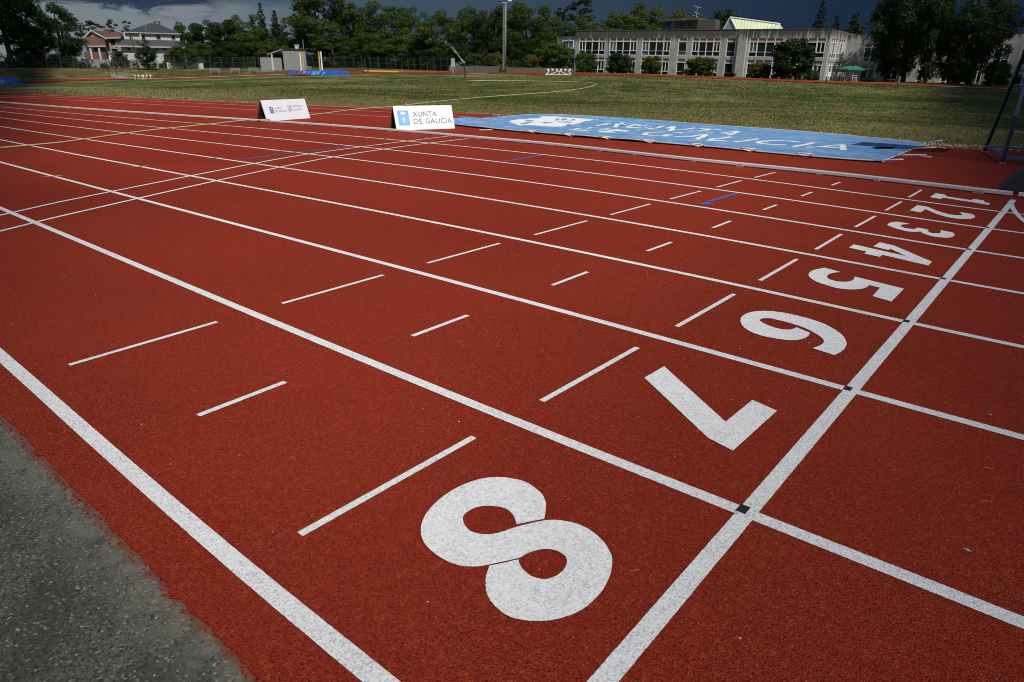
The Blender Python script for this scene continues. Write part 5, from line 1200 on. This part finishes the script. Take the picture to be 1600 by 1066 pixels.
for a in [
 ("dark", 8, -70, 120, 158, None, "huge dark tree at the far left edge of the photo", G1), ("dark", 92, 6, 84, 160, None, "dark spreading tree right of the huge one at the far left edge", G1),
 ("dark", 52, 40, 66, 165, None, "lower dark tree between the two big ones at far left", G1),
 ("pine", 152, 33, 40, 230, None, "dark round topped pine rising behind the stone house", G1), ("pine", 180, 31, 24, 232, None, "slim dark pine in the gap between the houses, left of two", G1),
 ("pine", 203, 33, 30, 228, None, "dark pine just left of the slate roof", G1), ("dark", 228, 62, 34, 153, None, "small dark tree directly before the white house", G1),
 ("round", 286, 66, 46, 158, None, "green leafy tree covering the white house's right corner", G1), ("dark", 188, 80, 26, 160, None, "low dark shrub under the stone house's right wall", G1),
 ("round", 291, 36, 40, 190, None, "green tree rising right behind the white house's roof", G2), ("dark", 318, 34, 62, 176, None, "dense dark tree first right of the white house", G2),
 ("dark", 352, 32, 64, 172, None, "dense dark tree second right of the white house", G2), ("round", 384, 24, 62, 174, None, "tall green tree left of the dark spiky conifers", G2),
 ("cone", 412, 9, 34, 182, None, "tallest spiky conifer against the pale sky", G2), ("cone", 398, 28, 34, 184, None, "shorter conifer left of the tallest spiky one", G2), ("cone", 433, 19, 38, 180, None, "spiky conifer just right of the tallest one", G2),
 ("round", 428, 62, 50, 162, None, "light green small tree above the shed's lean-to", G2), ("dark", 448, 40, 40, 172, None, "dark tree filling the gap left of the big tree above the shed", G2), ("dark", 360, 66, 50, 162, None, "low dark tree behind the benches", G2),
 ("round", 312, 68, 50, 163, None, "low green tree right of the white boundary wall", G2),
 ("round", 500, -16, 112, 168, None, "very tall broad tree above the shed reaching the photo's top", G2), ("dark", 545, 0, 62, 172, None, "dark tall tree right of the very tall broad one", G2), ("round", 520, 58, 70, 160, None, "mid height green tree behind the vault mat's uprights", G2),
 ("round", 604, 5, 78, 165, None, "tall green tree with ragged top in the middle left of the tree row", G2), ("round", 570, 48, 64, 158, None, "mid height green tree left of the ragged topped one", G2), ("round", 648, 12, 62, 160, None, "green tree between the ragged topped one and the sprinkler jet", G2),
 ("round", 622, 58, 70, 153, None, "rounded lower green tree behind the yellowish beam", G2), ("round", 692, 19, 74, 150, None, "green tree straight behind the water jet", G2), ("dark", 668, 52, 62, 148, None, "dark lower tree left of the water jet", G2),
 ("round", 742, 13, 74, 146, None, "green tree left of the floodlight mast", G2), ("dark", 722, 55, 70, 140, None, "dark lower tree behind the sprinkler head", G2), ("dark", 776, 12, 60, 142, None, "dark tree directly behind the floodlight mast", G2),
 ("round", 824, 5, 78, 138, None, "tall bright green tree right of the floodlight mast", G2), ("ybush", 772, 82, 34, 127, None, "yellow green bush just left of the mast's foot", G2), ("dark", 812, 60, 60, 132, None, "dark lower tree right of the mast", G2),
 ("round", 864, 26, 66, 136, None, "green tree leaning over the school's left end", G2), ("ybush", 832, 86, 26, 118, None, "small yellow green bush in front of the dark trees right of mast", G2), ("bush", 866, 68, 62, 120, None, "large green bush covering the school's lower left block", G2),
 ("bush", 744, 84, 36, 127, None, "small green bush above the slatted wall", G2),
 ("pine", 905, -4, 52, 150, None, "tall dark pine with flat layered crown over the school's left end", "trees behind the school"), ("pine", 880, 13, 36, 148, None, "dark pine beside the tallest flat crowned one", "trees behind the school"),
 ("round", 925, 24, 92, 138, None, "green tree above the school roof below the tall pine", "trees behind the school"), ("round", 970, 22, 92, 136, None, "low green tree above the school roof, left of the roof hut", "trees behind the school"), ("round", 1000, 7, 50, 140, None, "highest green tree above the school roof, left of the roof hut", "trees behind the school"),
 ("round", 1030, 15, 72, 138, None, "green tree behind the left end of the roof hut", "trees behind the school"), ("round", 1068, 17, 66, 136, None, "light green tree behind the roof hut", "trees behind the school"), ("dark", 1136, 17, 76, 134, None, "dark green tree behind the pale gabled skylight", "trees behind the school"),
 ("cone", 1277, 6, 46, 132, None, "tallest conifer above the school roof's right half", "trees behind the school"), ("cone", 1301, 28, 40, 134, None, "small conifer right of the tallest one above the roof", "trees behind the school"), ("cone", 1330, 24, 62, 136, None, "broad conifer above the side wall corner of the school", "trees behind the school"), ("dark", 1362, 26, 60, 138, None, "dark tree behind the wing left of the huge dark trees", "trees behind the school"),
 ("dark", 1424, -60, 118, None, 103.2, "huge dark tree hiding the school wing, left of two", "dark trees before the wing"), ("dark", 1462, -30, 52, None, 100.5, "dark tree squeezed between the two huge ones at the right", "dark trees before the wing"), ("dark", 1394, 22, 40, None, 105, "dark tree at the left flank of the huge tree before the wing", "dark trees before the wing"), ("dark", 1532, -48, 104, None, 101.5, "huge dark tree hiding the wing's windows, right of two", "dark trees before the wing"), ("dark", 1506, 14, 44, None, 103.5, "dark tree under the left side of the right huge tree", "dark trees before the wing"), ("dbush", 1505, 84, 50, None, 99.5, "dark shrub at the foot of the huge trees at right", "dark trees before the wing"),
 ("dark", 1492, 58, 66, None, 104, "lower dark tree in the dip between the two huge right trees", "dark trees before the wing"), ("bush", 915, 82, 36, None, 97, "round bush at the school's left corner", G3), ("dbush", 968, 84, 46, None, 96.6, "dark conical bush, second from school's left end", G3), ("ybush", 1018, 88, 32, None, 96.8, "yellow green round bush, third from school's left end", G3), ("bush", 1096, 90, 54, None, 96.2, "wide green bush in front of the middle windows", G3),
 ("dbush", 1141, 113, 20, None, 97.5, "tiny dark shrub at the foot of the projecting pillar", G3), ("ybush", 1188, 97, 38, None, 96, "low rounded yellow green bush left of the large dark leafy one", G3), ("dbush", 1238, 62, 72, None, 95.6, "large dark leafy bush reaching the upper windows", G3), ("bush", 1272, 110, 22, None, 96, "small leafy shrub right of the large dark leafy bush", G3), ("bush", 1562, 96, 44, None, 101, "green shrub before the wing near the right edge", G3), ("dbush", 1360, 122, 26, None, 98, "low shrub beside the terrace chairs", G3)]:
    tree(*a[:4], r=a[4], Y=a[5], label=a[6], group=a[7])
# rough undergrowth along the outside of the fences
def undergrowth():
    g = np.random.default_rng(21); C = []; Rr = []
    path = [(-30, 150), (60, 158), (150, 161), (300, 165), (400, 166), (560, 160), (640, 152), (700, 140), (800, 127), (890, 123)]
    pu = [q[0] for q in path]; pr = [q[1] for q in path]
    for i in range(420):
        u = g.uniform(-30, 890); r = np.interp(u, pu, pr)+g.uniform(-4, 9); p = at_r(u, 106, r); h = g.uniform(.5, 2.6)*(.55 if u < 300 else 1); z = tz(p)
        for k in range(2): C.append(np.array([p[0]+g.uniform(-.9, .9), p[1]+g.uniform(-.9, .9), z+h*g.uniform(.15, .8)])); Rr.append(g.uniform(.5, 1.1)*(.7 if u < 300 else 1.1))
    V, n, a = leaf_cloud(C, Rr, 60, .34, 22); o = bpy.data.objects.new("undergrowth", leaf_mesh("undergrowth", V, n, a, "leafD")); col.objects.link(o)
    tag(o, "dark tangled undergrowth along the fences under the trees", "undergrowth", None, "stuff")
undergrowth()
# clipped hedge
F_ = Fr(126, 107, 148); x0, z1 = F_.px(106, 93.5); x1, z0 = F_.px(145, 107); g = np.random.default_rng(3); n = 4200
C = g.uniform([x0, 0, .05], [x1, 2.2, z1], (n, 3)); side = g.integers(0, 3, n); C[side == 0, 1] = g.uniform(-.1, .1, (side == 0).sum()); C[side == 1, 2] = z1+g.uniform(-.12, .1, (side == 1).sum())
Pw = np.array([F_.pt(*c) for c in C]); V, nn, at2 = leaf_cloud(Pw, np.full(n, .12), 1, .34, 5)
o = bpy.data.objects.new("clipped_hedge", leaf_mesh("clipped_hedge", V, nn, at2, "leafD")); col.objects.link(o); tag(o, "dark rectangular clipped hedge on top of the left bank", "hedge")

# ------------------------------------------------------------------ grass blades and gravel at the grass edge
def build_blades():
    g = np.random.default_rng(11); n = 70000
    ge = np.array(grass_edge); x = g.uniform(-34, 1.5, n); y0 = np.interp(x, ge[:, 0], ge[:, 1]); y = y0+.02+np.abs(g.normal(0, 1, n))**1.5*4.5*g.random(n)
    cl = np.array([mnoise.noise(Vector((a*1.3, b_*1.3, 0))) for a, b_ in zip(x, y)]); keep = cl > -.18; x, y, cl = x[keep], y[keep], cl[keep]; n = len(x)
    h = g.uniform(.012, .036, n)*(1+.8*np.clip(cl, 0, 1)); a = g.uniform(0, 6.283, n); w = g.uniform(.006, .016, n); ln = g.normal(0, .03, (n, 2))
    z = np.maximum(terrain(x, y), 0)-.012
    P = np.stack([x, y, z], 1); dx = np.stack([np.cos(a)*w, np.sin(a)*w, 0*a], 1); tip = P+np.stack([ln[:, 0], ln[:, 1], h], 1)
    V = np.stack([P-dx, P+dx, tip+dx*.3, tip-dx*.3], 1).reshape(-1, 3)
    dry = np.clip(1.05-(y-np.interp(x, ge[:, 0], ge[:, 1]))/7+g.normal(0, .3, n), 0, 1)
    # coarser tufts farther out over the infield, straw coloured in the dry patches
    m_ = 150000; az = g.uniform(-79, 4, m_); r = np.exp(g.uniform(math.log(16), math.log(100), m_)); x2 = CAM[0]+r*np.sin(np.radians(az)); y2 = CAM[1]+r*np.cos(np.radians(az))
    ok = (y2 > np.interp(x2, ge[:, 0], ge[:, 1])+.15) & (r < np.interp(az, TA, RE)-.5) & (x2 > -62-0*y2); ok &= ~((x2 < -52) & (y2 < 14)); x2, y2, r = x2[ok], y2[ok], r[ok]; m_ = len(x2)
    pn = np.array([mnoise.noise(Vector((a*.11, b_*.11, 4)))*.8+mnoise.noise(Vector((a*.5, b_*.5, 8)))*.6+mnoise.noise(Vector((a*2.2, b_*2.2, 2)))*.4 for a, b_ in zip(x2, y2)])
    k_ = np.clip(r/40, .45, 2.0); h2 = g.uniform(.018, .055, m_)*k_**.6; w2 = g.uniform(.012, .036, m_)*k_; a2 = g.uniform(0, 6.283, m_); z2 = terrain(x2, y2)-.014
    P2 = np.stack([x2, y2, z2], 1); d2 = np.stack([np.cos(a2)*w2, np.sin(a2)*w2, 0*a2], 1); t2 = P2+np.stack([g.normal(0, .5, m_)*h2, g.normal(0, .5, m_)*h2, h2], 1)
    V = np.concatenate([V, np.stack([P2-d2, P2+d2, t2+d2*.5, t2-d2*.5], 1).reshape(-1, 3)]); dry = np.concatenate([dry, np.clip(.30+pn*.75+g.normal(0, .15, m_)+np.clip((26-y2)/14, 0, .5), 0, 1)]); n += m_
    o = bpy.data.objects.new("grass_blades", leaf_mesh("grass_blades", V, n, dry, "blade")); col.objects.link(o); tag(o, "short green and straw coloured grass blades and tufts over the infield", "grass", None, "stuff")
build_blades()
def stones(n, fx, size, name, mat, label):
    b = MB()
    for _ in range(n):
        x, y, z = fx(); s = size*random.uniform(.35, 1.6); q = np.array([[random.uniform(.5, 1.2) if i == j else random.uniform(-.2, .2) for j in range(3)] for i in range(3)])*s
        p = np.array([x, y, z]); o = [p+q[0], p-q[0], p+q[1], p-q[1], p+q[2]*.7, p-q[2]*.5]; b.add(o, [(0, 2, 4), (2, 1, 4), (1, 3, 4), (3, 0, 4), (2, 0, 5), (1, 2, 5), (3, 1, 5), (0, 3, 5)])
    tag(b.build(name, mat), label, name.split("_")[-1], None, "stuff")
ge = np.array(grass_edge)
def f1():
    x = random.uniform(-12, 1) if random.random() < .8 else random.uniform(-40, -12); return x, np.interp(x, ge[:, 0], ge[:, 1])+random.gauss(.1, .25), .006
stones(2200, f1, .023, "edge_gravel", "stone2", "pale gravel scattered where the grass meets the red track")
def f2():
    x = random.uniform(-7, 2.2); return x, random.uniform(0, 9), .009
stones(420, f2, .0029, "loose_grit", "stone2", "tiny pale specks of grit scattered over the red track")
b = MB()
for u, v, du, dv in ((1536,731,17,2),(1533,783,16,1),(985,893,14,-3),(1395,735,9,-2),(300,610,8,3)):
    a, c = at(u, v, .0105), at(u+du, v+dv, .0125); b.tube([a, (a+c)/2+np.array([0, .004, .001]), c], .0004, 5)
tag(b.build("loose_straw", "hem"), "thin dry straws lying on the red track", "straw", None, "stuff")
for u, v, s, m_, w in ((375.5, 585.5, .007, "panelb", "tiny black pebble in lane eight between the dashes"), (1511, 859, .011, "greyconc", "small grey pebble on the track near the right edge"), (1547, 648, .009, "greyconc", "small dark pebble above the lane line near the right edge")):
    p = at(u, v, .010); b = MB(); q = np.eye(3)*s*np.array([[1.2], [.8], [.6]]); o = [p+q[0], p-q[0]*.9, p+q[1]*1.1, p-q[1], p+q[2], p-q[2]*.4]; b.add(o, [(0, 2, 4), (2, 1, 4), (1, 3, 4), (3, 0, 4), (2, 0, 5), (1, 2, 5), (3, 1, 5), (0, 3, 5)])
    tag(b.build("pebble", m_), w, "pebble")

# ------------------------------------------------------------------ world and sun
SUN = Vector((.68, -.33, 1.02)).normalized()
ld = bpy.data.lights.new("sun", 'SUN'); ld.energy = 4.8; ld.angle = R(.53); ld.color = (1, .955, .89); lo = bpy.data.objects.new("sun", ld); col.objects.link(lo)
lo.rotation_euler = SUN.to_track_quat('Z', 'Y').to_euler()
# puffy meshes added out of view toward the sun, shading both sides of the field
def mat_sun_blocker():
    mt, t, b, o = nt("blocker_surface"); d = N(t, "ShaderNodeBsdfDiffuse"); tr = N(t, "ShaderNodeBsdfTranslucent"); mx = N(t, "ShaderNodeMixShader")
    d.inputs[0].default_value = (.55, .56, .58, 1); tr.inputs[0].default_value = (.10, .105, .115, 1); mx.inputs[0].default_value = .5
    t.links.new(d.outputs[0], mx.inputs[1]); t.links.new(tr.outputs[0], mx.inputs[2]); t.links.new(mx.outputs[0], o.inputs[0]); return mt
M["sun_blocker"] = mat_sun_blocker()
def sun_blocker(p0, p1, side, label, H=330.):
    p0 = np.array(p0, float); p1 = np.array(p1, float); d = (p1-p0)/np.linalg.norm(p1-p0); nrm = np.array([-d[1], d[0]])*side; b = MB(); L = np.linalg.norm(p1-p0)
    NA, NB = 12, 7; th = np.linspace(0, 2*math.pi, NA, endpoint=False); ph = np.linspace(-math.pi/2, math.pi/2, NB)
    unit = np.array([[math.cos(f)*math.cos(a), math.cos(f)*math.sin(a), .55*math.sin(f)] for f in ph for a in th])
    fs = [(i*NA+j, i*NA+(j+1) % NA, (i+1)*NA+(j+1) % NA, (i+1)*NA+j) for i in range(NB-1) for j in range(NA)]
    ins = 0.0; scale = 1.0
    for row in range(5):
        t = -30.0
        while t < L:
            r = (4.5+.085*abs(t))*scale; j = random.uniform(-.05, .16)*r
            g = p0+d*t+nrm*(ins*(1+.02*abs(t))+r+j); up = H+abs(t)*1.6*random.uniform(.9, 1.1)+(row*6)
            c = np.array([g[0], g[1], 0])+np.array(SUN)*(up/SUN.z); b.add(unit*r*random.uniform(.92, 1.08)+c, fs); t += r*.38
        ins += 4.5*scale*1.15; scale *= 1.75
    structure(b.build("sun_blocker", "sun_blocker", smooth=True), label, "sun_blocker")
sun_blocker((1.42, -4), (-18.5, 104), -1, "added sun blocker overhead, out of view, whose shade darkens the right side of the field")
sun_blocker((-.75, -1.5), (-150, 49), 1, "added sun blocker overhead, out of view, whose shade darkens the left side of the field")
w = bpy.data.worlds.new("World"); scene.world = w; w.use_nodes = True; t = w.node_tree; t.nodes.clear()
out = N(t, "ShaderNodeOutputWorld"); bg = N(t, "ShaderNodeBackground"); t.links.new(bg.outputs[0], out.inputs[0]); bg.inputs[1].default_value = .065
sky = N(t, "ShaderNodeTexSky", sky_type='NISHITA'); sky.sun_disc = False; sky.sun_elevation = math.asin(SUN.z); sky.sun_rotation = math.atan2(SUN.x, SUN.y); sky.altitude = 400
tc = N(t, "ShaderNodeTexCoord"); sp_ = N(t, "ShaderNodeSeparateXYZ"); t.links.new(tc.outputs["Generated"], sp_.inputs[0])
az_ = math_(t, 'ARCTAN2', sp_.outputs[0], sp_.outputs[1])        # radians, 0 = across the track, negative = left
el = math_(t, 'ARCSINE', sp_.outputs[2])
cb = N(t, "ShaderNodeCombineXYZ"); t.links.new(az_, cb.inputs[0]); t.links.new(math_(t, 'MULTIPLY', el, 2.6), cb.inputs[1])
n1 = noise_(t, cb.outputs[0], 5.5, 7, .60, .4); n2 = noise_(t, cb.outputs[0], 16, 6, .62, .6)
S = 1/.065                                                            # colours below are radiance; background strength is 0.065
k = lambda c: tuple(x*S for x in c)
lr = ramp_(t, az_, R(-62), R(-8))
storm = mixc(t, lr, k((.062, .100, .142)), k((.0072, .0180, .045)))
storm = mixc(t, math_(t, 'MULTIPLY', ramp_(t, n1, .35, .7), .5), storm, mixc(t, lr, k((.044, .074, .114)), k((.0105, .0265, .061))))
gap = math_(t, 'MULTIPLY', math_(t, 'SUBTRACT', 1, ramp_(t, az_, R(-66), R(-50))), math_(t, 'SUBTRACT', 1, ramp_(t, math_(t, 'ADD', el, math_(t, 'MULTIPLY', math_(t, 'SUBTRACT', n2, .5), .03)), R(4.3), R(5.0))))
storm = mixc(t, gap, storm, mixc(t, n1, k((.130, .170, .205)), k((.255, .285, .300))))
shelf = math_(t, 'MULTIPLY', ramp_(t, math_(t, 'ADD', el, math_(t, 'MULTIPLY', math_(t, 'SUBTRACT', n2, .5), .060)), R(3.65), R(4.25)), math_(t, 'SUBTRACT', 1, ramp_(t, math_(t, 'ADD', az_, math_(t, 'MULTIPLY', math_(t, 'SUBTRACT', n2, .5), .05)), R(-63), R(-60.5))))
storm = mixc(t, shelf, storm, mixc(t, n2, k((.015, .030, .072)), k((.036, .058, .102))))
north = math_(t, 'MULTIPLY', math_(t, 'SUBTRACT', 1, ramp_(t, el, R(18), R(38))), ramp_(t, math_(t, 'COSINE', math_(t, 'ADD', az_, R(40))), -.1, .45))
fin = mixc(t, north, sky.outputs[0], storm)
t.links.new(fin, bg.inputs[0])
scene.view_settings.view_transform = 'Standard'; scene.view_settings.look = 'None'; scene.view_settings.gamma = 1; scene.view_settings.exposure = 0
scene.cycles.filter_width = 1.0; scene.cycles.max_bounces = 6; scene.cycles.transparent_max_bounces = 12
